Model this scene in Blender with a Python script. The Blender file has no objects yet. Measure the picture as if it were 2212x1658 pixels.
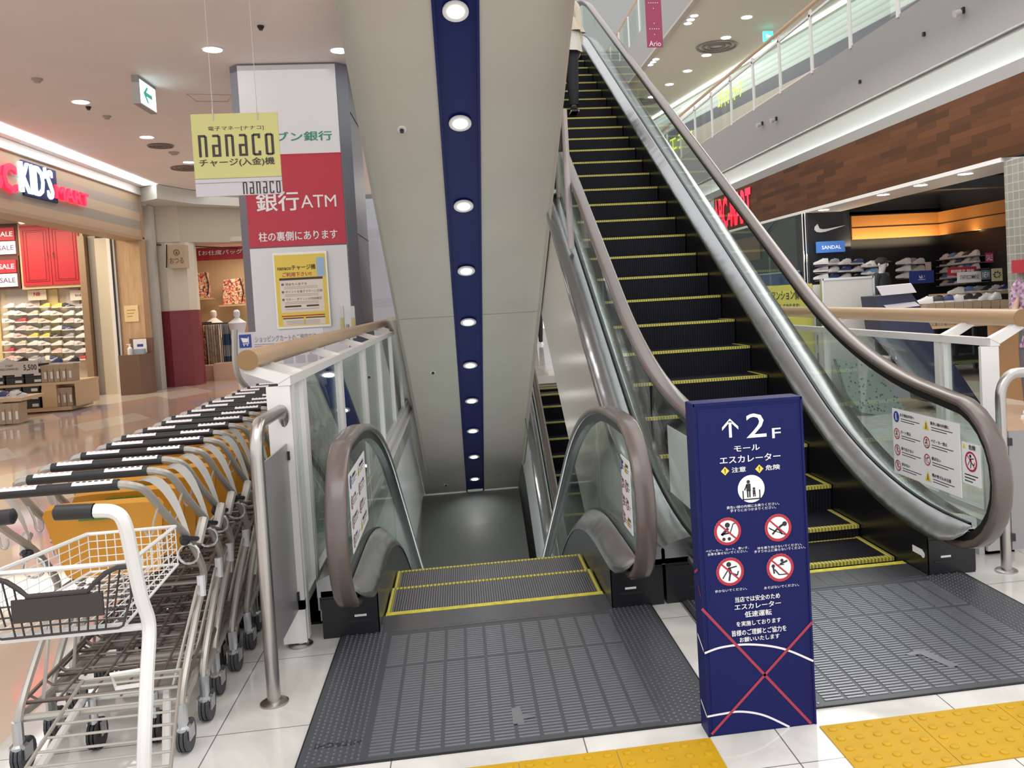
import bpy, math, random
from mathutils import Vector, Matrix
random.seed(7)
SC = bpy.context.scene
COL = SC.collection
R_ = math.radians

# ------------------------------------------------------------------ camera, world, exposure
FOC, CX, CY, EYE = 1860.8169, 1231.31859, 718.22283, Vector((0, 0, 1.40))
CR = Vector((0.9900548, -0.12895738, -0.05622704))
CD = Vector((-0.06108937, -0.03406149, -0.99755095))
CF = Vector((0.12672638, 0.99106499, -0.04160067))
cam = bpy.data.cameras.new('camera')
cam.sensor_width = 36; cam.lens = FOC / 2212 * 36
cam.shift_x = (1106 - CX) / 2212; cam.shift_y = (CY - 829) / 2212
cam.clip_start = 0.05; cam.clip_end = 200
camo = bpy.data.objects.new('camera', cam); COL.objects.link(camo)
camo.matrix_world = Matrix(((CR.x, -CD.x, -CF.x, EYE.x), (CR.y, -CD.y, -CF.y, EYE.y), (CR.z, -CD.z, -CF.z, EYE.z), (0, 0, 0, 1)))
SC.camera = camo

w = bpy.data.worlds.new('mall_air'); SC.world = w; w.use_nodes = True
w.node_tree.nodes['Background'].inputs[0].default_value = (1.0, 0.985, 0.975, 1)
w.node_tree.nodes['Background'].inputs[1].default_value = 1.30
SC.view_settings.view_transform = 'Standard'
SC.view_settings.look = 'None'
SC.view_settings.exposure = 0.17
SC.view_settings.gamma = 1.0

def area(name, loc, sx, sy, power, col=(1, .965, .925), rot=(0, 0, 0), cat='light', label='ceiling lamp glow'):
    l = bpy.data.lights.new(name, 'AREA'); l.shape = 'RECTANGLE'; l.size = sx; l.size_y = sy
    l.energy = power; l.color = col
    o = bpy.data.objects.new(name, l); o.location = loc; o.rotation_euler = rot; COL.objects.link(o)
    return o
# lamp light: rows of downlights in the low ceiling, the high hall, the shops and the cove; added fill in the stair void
area('hall_light', (3.6, 3.0, 8.0), 3.5, 9.0, 110)
area('aisle_light', (-3.2, 8.5, 3.93), 4.0, 9.0, 50)
area('entry_light', (-0.6, 1.2, 3.9), 3.0, 2.0, 45)
area('far_aisle_light', (-2.0, 20.0, 3.9), 6.0, 6.0, 90)
area('right_aisle_light', (4.6, 9.0, 4.5), 1.6, 10.0, 110)
area('shoe_shop_light', (-8.8, 16.6, 3.4), 3.5, 1.6, 150, (1, .87, .68))
area('dark_shop_light', (8.6, 12.5, 2.9), 2.5, 5.0, 60, (1, .97, .94))
area('kimono_shop_light', (-4.6, 20.6, 2.9), 1.8, 1.2, 45, (1, .82, .62))
area('landing_light', (1.6, 18.0, 3.9), 2.0, 4.0, 60)
area('upper_floor_light', (8.0, 20.0, 8.1), 2.5, 22.0, 300, (1, .97, .92))
area('void_fill_light', (.09, 8.2, -1.55), .85, 4.2, 32, (.90, 1, .97), (math.pi - R_(30), 0, 0))  # added uplight hidden behind the step crest, brightens soffit and void
area('void_end_fill_light', (-.0, 12.6, -3.6), 1.2, 1.0, 12, (.90, 1, .97), (math.pi, 0, 0))  # added upward fill low in the void, no fitting there

# ------------------------------------------------------------------ pixel -> place (only used to find real positions)
def ray(px, py):
    return CR * ((px - CX) / FOC) + CD * ((py - CY) / FOC) + CF
def at(px, py, ax, v):
    d = ray(px, py); i = 'xyz'.index(ax)
    return EYE + d * ((v - EYE[i]) / d[i])

# ------------------------------------------------------------------ materials
MATS = {}
def mat(name, col, rough=.5, metal=0, emit=None, estr=0, spec=.5, alpha=None, coat=0):
    if name in MATS: return MATS[name]
    m = bpy.data.materials.new(name); m.use_nodes = True
    b = m.node_tree.nodes['Principled BSDF']
    b.inputs['Base Color'].default_value = (*col, 1)
    b.inputs['Roughness'].default_value = rough
    b.inputs['Metallic'].default_value = metal
    b.inputs['Specular IOR Level'].default_value = spec
    if coat: b.inputs['Coat Weight'].default_value = coat; b.inputs['Coat Roughness'].default_value = .1
    if emit:
        b.inputs['Emission Color'].default_value = (*emit, 1); b.inputs['Emission Strength'].default_value = estr
    MATS[name] = m
    return m
def N(m, t, **k):
    n = m.node_tree.nodes.new(t)
    for a, b in k.items(): setattr(n, a, b)
    return n
def L(m, a, b): m.node_tree.links.new(a, b)
def bsdf(m): return m.node_tree.nodes['Principled BSDF']
def coords(m, scale=(1, 1, 1), rot=(0, 0, 0), loc=(0, 0, 0)):
    g = N(m, 'ShaderNodeNewGeometry'); mp = N(m, 'ShaderNodeMapping')
    mp.inputs['Scale'].default_value = scale; mp.inputs['Rotation'].default_value = rot; mp.inputs['Location'].default_value = loc
    L(m, g.outputs['Position'], mp.inputs['Vector']); return mp.outputs['Vector']
def noisy(m, scale, amount, sc=(1, 1, 1), detail=3):
    """multiply the base colour by a noise around 1 and roughen a little"""
    b = bsdf(m); c = tuple(b.inputs['Base Color'].default_value)
    n = N(m, 'ShaderNodeTexNoise'); n.inputs['Scale'].default_value = scale; n.inputs['Detail'].default_value = detail
    L(m, coords(m, sc), n.inputs['Vector'])
    r = N(m, 'ShaderNodeValToRGB')
    r.color_ramp.elements[0].position = .3; r.color_ramp.elements[1].position = .7
    r.color_ramp.elements[0].color = tuple(x * (1 - amount) for x in c[:3]) + (1,)
    r.color_ramp.elements[1].color = tuple(min(1, x * (1 + amount)) for x in c[:3]) + (1,)
    L(m, n.outputs['Fac'], r.inputs['Fac']); L(m, r.outputs['Color'], b.inputs['Base Color'])
    return m
def glass(name, tint, refl=1.0):
    if name in MATS: return MATS[name]
    m = bpy.data.materials.new(name); m.use_nodes = True; nt = m.node_tree; nt.nodes.clear()
    t = N(m, 'ShaderNodeBsdfTransparent'); t.inputs[0].default_value = (*tint, 1)
    g = N(m, 'ShaderNodeBsdfGlossy'); g.inputs['Roughness'].default_value = .015; g.inputs[0].default_value = (.95, 1, .98, 1)
    f = N(m, 'ShaderNodeFresnel'); ge = N(m, 'ShaderNodeNewGeometry'); io = N(m, 'ShaderNodeMath', operation='MULTIPLY_ADD')
    io.inputs[1].default_value = 1 / 1.5 - 1.5; io.inputs[2].default_value = 1.5; L(m, ge.outputs['Backfacing'], io.inputs[0]); L(m, io.outputs[0], f.inputs[0])
    mu = N(m, 'ShaderNodeMath', operation='MULTIPLY'); mu.inputs[1].default_value = refl
    mx = N(m, 'ShaderNodeMixShader'); o = N(m, 'ShaderNodeOutputMaterial')
    L(m, f.outputs[0], mu.inputs[0]); L(m, mu.outputs[0], mx.inputs[0]); L(m, t.outputs[0], mx.inputs[1]); L(m, g.outputs[0], mx.inputs[2]); L(m, mx.outputs[0], o.inputs[0])
    MATS[name] = m; return m
def emis(name, col, s):
    return mat(name, tuple(min(1, c) for c in col), .5, 0, col, s)

white = mat('white_paint', (.80, .79, .77), .45)
postw = mat('rail_white', (.72, .70, .68), .35)
wood = noisy(mat('beech_rail', (.48, .31, .18), .35), 6, .12, (1, .1, 1))
woodp = noisy(mat('oak_panel', (.55, .36, .2), .5), 8, .12, (3, 3, .3))
black = mat('black_metal', (.006, .006, .009), .32)
darkg = mat('dark_skirt', (.012, .012, .016), .4)
steel = mat('brushed_steel', (.38, .39, .41), .25, 1)
nst = N(steel, 'ShaderNodeTexNoise'); nst.inputs['Scale'].default_value = 1.0; nst.inputs['Detail'].default_value = 2
L(steel, coords(steel, (.15, 3.2, 3.2)), nst.inputs['Vector']); bst = N(steel, 'ShaderNodeBump'); bst.inputs['Strength'].default_value = .22; bst.inputs['Distance'].default_value = .06; L(steel, nst.outputs['Fac'], bst.inputs['Height']); L(steel, bst.outputs['Normal'], bsdf(steel).inputs['Normal'])
steelb = mat('bright_steel', (.72, .73, .75), .12, 1)
hoopm = mat('satin_steel', (.46, .44, .42), .28, 1)
glz = glass('clear_glass', (.90, .94, .92), .65)
glzw = glass('window_glass', (.90, .94, .92), .25)
glz2 = glass('rail_glass', (.84, .88, .88), 1.2)
railm = mat('handrail_rubber', (.125, .098, .088), .27, 0, spec=.45, coat=.25)
yel = noisy(mat('safety_yellow', (.62, .55, .06), .5), 30, .2)
cream = mat('cream_clad', (.60, .56, .50), .22, 0)
soff = noisy(mat('soffit_panel', (.57, .525, .465), .5), 2, .03)
navy = mat('navy_strip', (.006, .012, .12), .5, 0, spec=.25)
signblue = mat('sign_navy', (.006, .010, .088), .5, 0, spec=.2)
wht = mat('print_white', (.85, .85, .87), .5)
blk = mat('print_black', (.02, .02, .02), .5)
redp = mat('print_red', (.44, .02, .04), .5)
redd = mat('print_darkred', (.38, .04, .06), .5)
yelp = mat('print_yellow', (.85, .62, .08), .5)
grn = mat('print_green', (.03, .28, .14), .5)
bluep = mat('print_blue', (.03, .06, .3), .5)
plast = mat('dark_plastic', (.035, .028, .026), .45)
grip = mat('black_grip', (.012, .011, .013), .4)
tubeg = mat('warm_grey_tube', (.40, .375, .34), .32, .35)
tubew = mat('white_tube', (.72, .71, .70), .3, .1)
wireb = mat('worn_wire', (.21, .175, .155), .4, .5)
ambr = noisy(mat('orange_plastic', (.56, .25, .02), .38), 3, .08)
tyre = mat('grey_tyre', (.05, .052, .06), .55)
zinc = mat('zinc', (.55, .57, .6), .25, .9)
redc = mat('red_cabinet', (.44, .02, .028), .4)
redk = mat('dark_red_panel', (.20, .015, .03), .4)
beige = mat('beige_wall', (.70, .66, .55), .6)
brown = mat('brown_box', (.17, .10, .07), .5)
skin = mat('skin', (.62, .42, .33), .55)
hairm = mat('hair', (.02, .014, .012), .5)
lampm = emis('lamp_lens', (1, .96, .9), 14)
floorglow = None

# ------------------------------------------------------------------ mesh building
class MB:
    def __init__(s): s.v = []; s.f = []; s.m = []; s.k = 0
    def slot(s, k): s.k = k; return s
    def add(s, vs, fs):
        b = len(s.v); s.v += [tuple(v) for v in vs]
        for f in fs: s.f.append(tuple(b + i for i in f)); s.m.append(s.k)
        return s
    def box(s, x0, x1, y0, y1, z0, z1):
        return s.add([(x, y, z) for z in (z0, z1) for y in (y0, y1) for x in (x0, x1)],
                     [(0, 2, 3, 1), (4, 5, 7, 6), (0, 1, 5, 4), (2, 6, 7, 3), (0, 4, 6, 2), (1, 3, 7, 5)])
    def bx(s, c, sx, sy, sz, R=None):
        vs = [Vector((x * sx / 2, y * sy / 2, z * sz / 2)) for z in (-1, 1) for y in (-1, 1) for x in (-1, 1)]
        if R: vs = [R @ v for v in vs]
        return s.add([v + Vector(c) for v in vs], [(0, 2, 3, 1), (4, 5, 7, 6), (0, 1, 5, 4), (2, 6, 7, 3), (0, 4, 6, 2), (1, 3, 7, 5)])
    def prism(s, pts, d):
        """closed outline of 3D points pushed by vector d"""
        n = len(pts); d = Vector(d)
        vs = [Vector(p) for p in pts] + [Vector(p) + d for p in pts]
        return s.add(vs, [tuple(range(n))[::-1], tuple(range(n, 2 * n))] + [(i, (i + 1) % n, n + (i + 1) % n, n + i) for i in range(n)])
    def strip(s, A, B):
        n = len(A)
        return s.add(list(A) + list(B), [(i, i + 1, n + i + 1, n + i) for i in range(n - 1)])
    def loft(s, rings, closed=True, caps=True):
        n = len(rings[0]); vs = [p for r in rings for p in r]; fs = []
        for j in range(len(rings) - 1):
            for i in range(n if closed else n - 1):
                a = j * n + i; b = j * n + (i + 1) % n
                fs.append((a, b, b + n, a + n))
        if caps and closed: fs += [tuple(range(n))[::-1], tuple(range((len(rings) - 1) * n, len(rings) * n))]
        return s.add(vs, fs)
    def tube(s, pts, r, n=8, closed=False, caps=True):
        P = [Vector(p) for p in pts]; m = len(P); rings = []; u = None
        for i in range(m):
            a = P[i - 1] if (i or closed) else P[i]; b = P[(i + 1) % m] if (i < m - 1 or closed) else P[i]
            t = (b - a).normalized()
            if u is None:
                u = t.orthogonal().normalized()
            else:
                u = (u - t * u.dot(t))
                u = u.normalized() if u.length > 1e-6 else t.orthogonal().normalized()
            w_ = t.cross(u); rr = r[i] if isinstance(r, (list, tuple)) else r
            rings.append([P[i] + (u * math.cos(2 * math.pi * j / n) + w_ * math.sin(2 * math.pi * j / n)) * rr for j in range(n)])
        if closed: rings.append(rings[0])
        return s.loft(rings, True, caps and not closed)
    def cyl(s, a, b, r, n=12): return s.tube([a, b], r, n)
    def disc(s, c, r, nrm, th=.002, n=24, r2=None):
        c = Vector(c); nrm = Vector(nrm).normalized()
        return s.tube([c, c + nrm * th], [r, r2 if r2 is not None else r], n)
    def ball(s, c, rx, ry, rz, n=10, m=7, R=None):
        rings = []
        for j in range(m + 1):
            ph = math.pi * j / m
            q = []
            for i in range(n):
                th = 2 * math.pi * i / n
                v = Vector((rx * math.sin(ph) * math.cos(th), ry * math.sin(ph) * math.sin(th), rz * math.cos(ph)))
                if R: v = R @ v
                q.append(v + Vector(c))
            rings.append(q)
        return s.loft(rings, True, False)
    def lathe(s, prof, c, n=16):
        return s.loft([[(c[0] + r * math.cos(2 * math.pi * i / n), c[1] + r * math.sin(2 * math.pi * i / n), c[2] + z) for i in range(n)] for r, z in prof], True, True)
    def text(s, body, c, wd, ht, u, v, off=0.0, keep=False, align='c', lift=.0015):
        """lettering fitted to a wd x ht rectangle centred at c, u right, v up"""
        bold = 0
        if any(ord(ch) > 0x2fff for ch in body): bold = .014 if off >= .01 else 0; off = min(off, .007)
        vs, fs = text_geo(body, off * .6)
        x0 = min(p[0] for p in vs); x1 = max(p[0] for p in vs); y0 = min(p[1] for p in vs); y1 = max(p[1] for p in vs)
        sx = wd / max(1e-6, x1 - x0); sy = ht / max(1e-6, y1 - y0)
        if keep: sx = sy = min(sx, sy)
        u = Vector(u).normalized(); v = Vector(v).normalized(); nn = u.cross(v); c = Vector(c) + nn * lift
        mx = (x0 + x1) / 2; my = (y0 + y1) / 2
        for k_, (dx_, dy_) in enumerate(((-bold, 0), (bold, 0), (0, bold * .8)) if bold else ()):
            s.add([c + nn * (.0002 * (k_ + 1)) + u * ((p[0] - mx + dx_) * sx) + v * ((p[1] - my + dy_) * sy) for p in vs], fs)
        return s.add([c + u * ((p[0] - mx) * sx) + v * ((p[1] - my) * sy) for p in vs], fs)
    def build(s, name, mats, parent=None, smooth=False, world=True, angle=35):
        me = bpy.data.meshes.new(name); me.from_pydata(s.v, [], s.f)
        if not isinstance(mats, (list, tuple)): mats = [mats]
        for q in mats: me.materials.append(q)
        if len(mats) > 1: me.polygons.foreach_set('material_index', s.m)
        if smooth:
            me.polygons.foreach_set('use_smooth', [True] * len(me.polygons))
            me.set_sharp_from_angle(angle=R_(angle))
        me.update()
        o = bpy.data.objects.new(name, me); COL.objects.link(o)
        if parent is not None:
            o.parent = parent
            if world: o.location = -wloc(parent)
        return o
def wloc(o):
    l = Vector((0, 0, 0))
    while o is not None: l += Vector(o.location); o = o.parent
    return l
TCACHE = {}
def text_geo(body, off):
    k = (body, off)
    if k not in TCACHE:
        c = bpy.data.curves.new('lettering', 'FONT'); c.body = body; c.resolution_u = 2; c.offset = off; c.align_x = 'CENTER'; c.space_line = 1.1
        o = bpy.data.objects.new('lettering', c); COL.objects.link(o)
        dg = bpy.context.evaluated_depsgraph_get()
        me = bpy.data.meshes.new_from_object(o.evaluated_get(dg))
        TCACHE[k] = ([tuple(v.co) for v in me.vertices], [tuple(p.vertices) for p in me.polygons])
        bpy.data.objects.remove(o); bpy.data.curves.remove(c); bpy.data.meshes.remove(me)
    return TCACHE[k]
def tag(o, label, cat, group=None, kind=None):
    if label: o['label'] = label
    if cat: o['category'] = cat
    if group: o['group'] = group
    if kind: o['kind'] = kind
    return o
def thing(name, label, cat, loc=(0, 0, 0), rz=0, group=None):
    o = bpy.data.objects.new(name, None); o.empty_display_size = .1; o.location = loc; o.rotation_euler = (0, 0, rz); COL.objects.link(o)
    return tag(o, label, cat, group)
def struct(name, mb, m, smooth=False):
    o = mb.build(name, m, None, smooth); o['kind'] = 'structure'; return o
def copy_tree(o, parent=None):
    c = o.copy(); COL.objects.link(c); c.parent = parent
    for ch in list(o.children): copy_tree(ch, c)
    return c
def put(o, loc, rz=0, label=None, group=None):
    o.location = loc; o.rotation_euler = (0, 0, rz)
    if label: o['label'] = label
    if group: o['group'] = group
    return o
def smoothpath(pts, sub=6):
    P = [Vector(p) for p in pts]; out = []
    for i in range(len(P) - 1):
        p0 = P[max(i - 1, 0)]; p1 = P[i]; p2 = P[i + 1]; p3 = P[min(i + 2, len(P) - 1)]
        for k in range(sub):
            t = k / sub
            out.append(.5 * ((2 * p1) + (-p0 + p2) * t + (2 * p0 - 5 * p1 + 4 * p2 - p3) * t * t + (-p0 + 3 * p1 - 3 * p2 + p3) * t ** 3))
    out.append(P[-1]); return out
def ordn(i): return ['first', 'second', 'third', 'fourth', 'fifth', 'sixth', 'seventh', 'eighth', 'ninth', 'tenth', 'eleventh', 'twelfth', 'thirteenth', 'fourteenth', 'fifteenth', 'sixteenth', 'seventeenth', 'eighteenth', 'nineteenth', 'twentieth'][i]
X, Y, Z = Vector((1, 0, 0)), Vector((0, 1, 0)), Vector((0, 0, 1))
def ftext(mb, body, x0, y0, x1, y1, Yp, off=0.0, keep=False, lift=.002):
    """lettering on a wall that faces the viewer (plane y = Yp), placed between two photo corners"""
    a = at(x0, y0, 'y', Yp); b = at(x1, y1, 'y', Yp)
    c = (a + b) / 2; tilt = .0562
    wd = abs(b.x - a.x); ht = max(.6 * (y1 - y0), (y1 - y0) - .02 * (x1 - x0)) * Yp / FOC
    mb.text(body, c, wd, ht, X, Z, off, keep, lift=lift)
# ------------------------------------------------------------------ floors, void, ceilings
def floor_material():
    m = mat('polished_floor', (.7, .68, .66), .07, 0, spec=.5)
    b = bsdf(m)
    # large marble tiles near the escalators
    br = N(m, 'ShaderNodeTexBrick'); br.offset = 0; br.squash = 1
    for k, v in (('Scale', 1), ('Mortar Size', .0022), ('Brick Width', .60), ('Row Height', .60), ('Bias', 0)): br.inputs[k].default_value = v
    br.inputs['Color1'].default_value = (.70, .69, .66, 1); br.inputs['Color2'].default_value = (.66, .65, .62, 1); br.inputs['Mortar'].default_value = (.16, .15, .14, 1)
    L(m, coords(m, loc=(.29, .03, 0)), br.inputs['Vector'])
    no = N(m, 'ShaderNodeTexNoise'); no.inputs['Scale'].default_value = 2.4; no.inputs['Detail'].default_value = 6; no.inputs['Distortion'].default_value = 1.6
    L(m, coords(m), no.inputs['Vector'])
    nr = N(m, 'ShaderNodeValToRGB'); nr.color_ramp.elements[0].position = .38; nr.color_ramp.elements[0].color = (.83, .82, .80, 1); nr.color_ramp.elements[1].position = .6
    L(m, no.outputs['Fac'], nr.inputs['Fac'])
    mul = N(m, 'ShaderNodeMix', data_type='RGBA', blend_type='MULTIPLY'); mul.inputs['Factor'].default_value = 1
    L(m, br.outputs['Color'], mul.inputs[6]); L(m, nr.outputs['Color'], mul.inputs[7])
    # coloured diagonal paving of the aisles
    v = coords(m, (1.45, .72, 1), (0, 0, R_(40)))
    fl = N(m, 'ShaderNodeVectorMath', operation='FLOOR'); L(m, v, fl.inputs[0])
    wn = N(m, 'ShaderNodeTexWhiteNoise'); L(m, fl.outputs[0], wn.inputs['Vector'])
    cr = N(m, 'ShaderNodeValToRGB'); cr.color_ramp.interpolation = 'CONSTANT'
    cols = [(0, (.60, .46, .36)), (.22, (.52, .42, .38)), (.38, (.72, .65, .56)), (.55, (.42, .38, .48)), (.66, (.60, .42, .32)), (.8, (.76, .69, .57)), (.92, (.47, .43, .52))]
    e = cr.color_ramp.elements
    e[0].position = 0; e[0].color = (*cols[0][1], 1); e[1].position = cols[1][0]; e[1].color = (*cols[1][1], 1)
    for p, c in cols[2:]:
        q = e.new(p); q.color = (*c, 1)
    L(m, wn.outputs['Value'], cr.inputs['Fac'])
    g = N(m, 'ShaderNodeNewGeometry'); sx = N(m, 'ShaderNodeSeparateXYZ'); L(m, g.outputs['Position'], sx.inputs[0])
    a = N(m, 'ShaderNodeMath', operation='LESS_THAN'); a.inputs[1].default_value = -1.62; L(m, sx.outputs['X'], a.inputs[0])
    c2 = N(m, 'ShaderNodeMath', operation='GREATER_THAN'); c2.inputs[1].default_value = 4.6; L(m, sx.outputs['X'], c2.inputs[0])
    ad = N(m, 'ShaderNodeMath', operation='ADD'); L(m, a.outputs[0], ad.inputs[0]); L(m, c2.outputs[0], ad.inputs[1])
    mx = N(m, 'ShaderNodeMix', data_type='RGBA'); L(m, ad.outputs[0], mx.inputs['Factor']); L(m, mul.outputs[2], mx.inputs[6]); L(m, cr.outputs['Color'], mx.inputs[7])
    L(m, mx.outputs[2], b.inputs['Base Color'])
    return m
fm = floor_material()
mb = MB()
mb.box(-26, -.74, -4, 40, -.3, 0); mb.box(-.74, 2.36, -4, 3.93, -.3, 0); mb.box(2.36, 26, -4, 40, -.3, 0); mb.box(-.74, 2.36, 14.0, 40, -.3, 0)
struct('floor', mb, fm)
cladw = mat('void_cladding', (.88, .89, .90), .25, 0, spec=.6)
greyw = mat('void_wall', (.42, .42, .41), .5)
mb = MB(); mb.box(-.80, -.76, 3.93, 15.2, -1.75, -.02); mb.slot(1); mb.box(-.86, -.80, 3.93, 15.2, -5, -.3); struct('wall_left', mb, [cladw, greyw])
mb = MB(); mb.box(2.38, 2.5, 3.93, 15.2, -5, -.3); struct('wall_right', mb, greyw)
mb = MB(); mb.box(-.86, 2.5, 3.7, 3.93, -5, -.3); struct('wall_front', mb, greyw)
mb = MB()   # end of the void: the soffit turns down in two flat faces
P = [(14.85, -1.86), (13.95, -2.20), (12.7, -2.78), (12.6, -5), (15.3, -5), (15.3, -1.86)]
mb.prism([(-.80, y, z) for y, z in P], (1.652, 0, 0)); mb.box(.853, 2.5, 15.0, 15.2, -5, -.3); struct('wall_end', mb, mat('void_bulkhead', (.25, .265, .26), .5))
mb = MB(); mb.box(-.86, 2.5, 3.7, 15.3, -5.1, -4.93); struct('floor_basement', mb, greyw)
# kerb under the left railing and the right one
mb = MB(); mb.box(-.80, -.70, 3.96, 14, 0, .16); mb.box(-.82, -.68, 3.96, 14, 0, .05); struct('trim_1', mb, postw)
mb = MB(); mb.box(2.53, 2.69, 3.96, 14, 0, .17); mb.box(2.50, 2.74, 3.96, 14, 0, .05); struct('trim_2', mb, postw)
ceilm = noisy(mat('ceiling_paint', (.86, .80, .775), .7), 1.5, .02)
mb = MB(); mb.box(-22, -.72, 3.5, 34, 4.0, 4.35); mb.box(-.72, 2.4, 14.6, 34, 4.0, 4.35)
struct('ceiling', mb, ceilm)

# landing plates set in the floor
def landing(name, xc, label, mark):
    t = thing(name, label, 'floor plate', (xc, 2.67, 0))
    base = mat('plate_dark', (.10, .104, .12), .35, .5)
    rib = mat('plate_rib', (.35, .36, .39), .30, .8)
    mb = MB(); mb.box(xc - .676, xc + .676, 2.67, 3.94, 0, .005); mb.build('plate', base, t)
    mb = MB(); x0 = xc - .46; wv = .079
    n = int((3.70 - 2.70) / .0205)
    for c in range(12):
        for r in range(n):
            y = 2.70 + r * .0205
            if r in (16, 17) and False: continue
            if abs(y - 3.02) < .008 or abs(y - 3.36) < .008: continue
            mb.box(x0 + c * wv, x0 + c * wv + .066, y, y + .010, .005, .0075)
    mb.build('rib_field', rib, t)['kind'] = 'stuff'
    mb = MB()
    for s in (-1, 1):
        for i in range(9):
            for r in range(46):
                y = 2.69 + r * .0245 + (i % 2) * .012; x = xc + s * (.49 + i * .020)
                mb.box(x - .0035, x + .0035, y - .004, y + .004, .005, .0072)
    mb.build('dot_field', rib, t)['kind'] = 'stuff'
    mb = MB(); mb.box(xc - .676, xc + .676, 2.665, 2.67, 0, .006); mb.box(xc - .68, xc - .676, 2.665, 3.94, 0, .006); mb.box(xc + .676, xc + .68, 2.665, 3.94, 0, .006); mb.build('edge_frame', black, t)
    mb = MB()   # raised figure: a 1 read by riders coming the other way
    if mark > 0:
        mb.prism([(xc + .0, 2.79, .0076), (xc + .035, 2.79, .0076), (xc + .035, 2.815, .0076), (xc + .075, 2.822, .0076), (xc + .075, 2.833, .0076), (xc + .035, 2.84, .0076), (xc + .030, 2.90, .0076), (xc, 2.90, .0076)], (0, 0, .0022))
    else:
        mb.prism([(xc + .06, 2.83, .0076), (xc + .10, 2.83, .0076), (xc + .055, 2.98, .0076), (xc + .01, 2.98, .0076), (xc - .03, 2.965, .0076), (xc - .02, 2.95, .0076), (xc + .02, 2.952, .0076)], (0, 0, .0022))
    mb.build('raised_figure', rib, t)
    if mark > 0:
        mb = MB(); mb.text('HITACHI', (xc - .565, 2.80, .0052), .145, .03, -X, -Y, .01, lift=.0012); mb.build('maker_lettering', mat('letter_dark', (.03, .02, .025), .4), t)
    mb = MB(); mb.box(xc - .50, xc + .50, 3.72, 3.93, .005, .0075)
    for i in range(12): mb.box(xc - .46 + i * .079, xc - .396 + i * .079, 3.74, 3.92, .0075, .0085)
    mb.build('comb_plate', mat('comb_metal', (.19, .19, .21), .3, .8), t)
    return t
landing('landing_plate', .096, 'ribbed grey metal floor plate in front of the escalator going down', 1)
landing('landing_plate', 1.594, 'ribbed grey metal floor plate right of the blue sign, before the rising escalator', -1)

# yellow tactile tiles
tt = noisy(mat('tactile_yellow', (.52, .30, .006), .5, 0, spec=.3), 12, .05)
def tactile():
    mb = MB(); mb.box(0, .298, 0, .298, 0, .004)
    for i in range(5):
        for j in range(5):
            mb.lathe([(.014, 0), (.013, .003), (.009, .0045)], (.03 + i * .0595, .03 + j * .0595, .004), 10)
    return mb.build('tactile_tile', tt, None, True)
tp = tactile(); first = True
names_l = ['cut off by the lower edge of the picture, left end of the row', 'second from the left end, before the downward escalator', 'beside the foot of the blue sign on its left']
k = 0
for x, y, lab in [(.098 - .3, 2.267, 'yellow dotted tactile floor tile at the left end of the row near the bottom edge'), (.098, 2.267, 'yellow dotted tactile floor tile second from the left, in front of the downward escalator'),
                  (.398, 2.267, 'yellow dotted tactile floor tile touching the blue sign on its left side'),
                  (1.049, 2.255, 'yellow dotted tactile floor tile just right of the blue sign'),
                  (1.349, 2.255, 'yellow dotted tactile floor tile second to the right of the blue sign'),
                  (1.649, 2.255, 'yellow dotted tactile floor tile at the right edge of the photo')]:
    o = tp if first else tp.copy()
    if not first: COL.objects.link(o)
    first = False; o.location = (x, y, 0); tag(o, lab, 'floor tile', 'yellow tactile tiles')

# ------------------------------------------------------------------ escalators
SL = .57735
def ramp(y, y0, a):
    return 0 if y < y0 - a else (SL * (y - y0) if y > y0 + a else SL * (y - y0 + a) ** 2 / (4 * a))
RISE = 4.93
stepy = mat('step_yellow', (.50, .46, .07), .5)
def stripes(m, c1, c2, pitch, axis='X'):
    g = N(m, 'ShaderNodeNewGeometry'); s = N(m, 'ShaderNodeSeparateXYZ'); L(m, g.outputs['Position'], s.inputs[0])
    d = N(m, 'ShaderNodeMath', operation='DIVIDE'); d.inputs[1].default_value = pitch; L(m, s.outputs[axis], d.inputs[0])
    f = N(m, 'ShaderNodeMath', operation='FRACT'); L(m, d.outputs[0], f.inputs[0])
    q = N(m, 'ShaderNodeMath', operation='GREATER_THAN'); q.inputs[1].default_value = .5; L(m, f.outputs[0], q.inputs[0])
    mx = N(m, 'ShaderNodeMix', data_type='RGBA'); mx.inputs[6].default_value = (*c1, 1); mx.inputs[7].default_value = (*c2, 1)
    L(m, q.outputs[0], mx.inputs['Factor']); L(m, mx.outputs[2], bsdf(m).inputs['Base Color'])
stripes(stepy, (.62, .56, .10), (.26, .23, .05), .0185)
treadm = mat('step_grooves', (.02, .02, .03), .6, 0, spec=.2); stripes(treadm, (.003, .003, .006), (.010, .011, .018), .0185)
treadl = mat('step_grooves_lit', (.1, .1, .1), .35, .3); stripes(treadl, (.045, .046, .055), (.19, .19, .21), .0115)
gapm = mat('glass_seam', (.05, .06, .055), .5)

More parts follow.
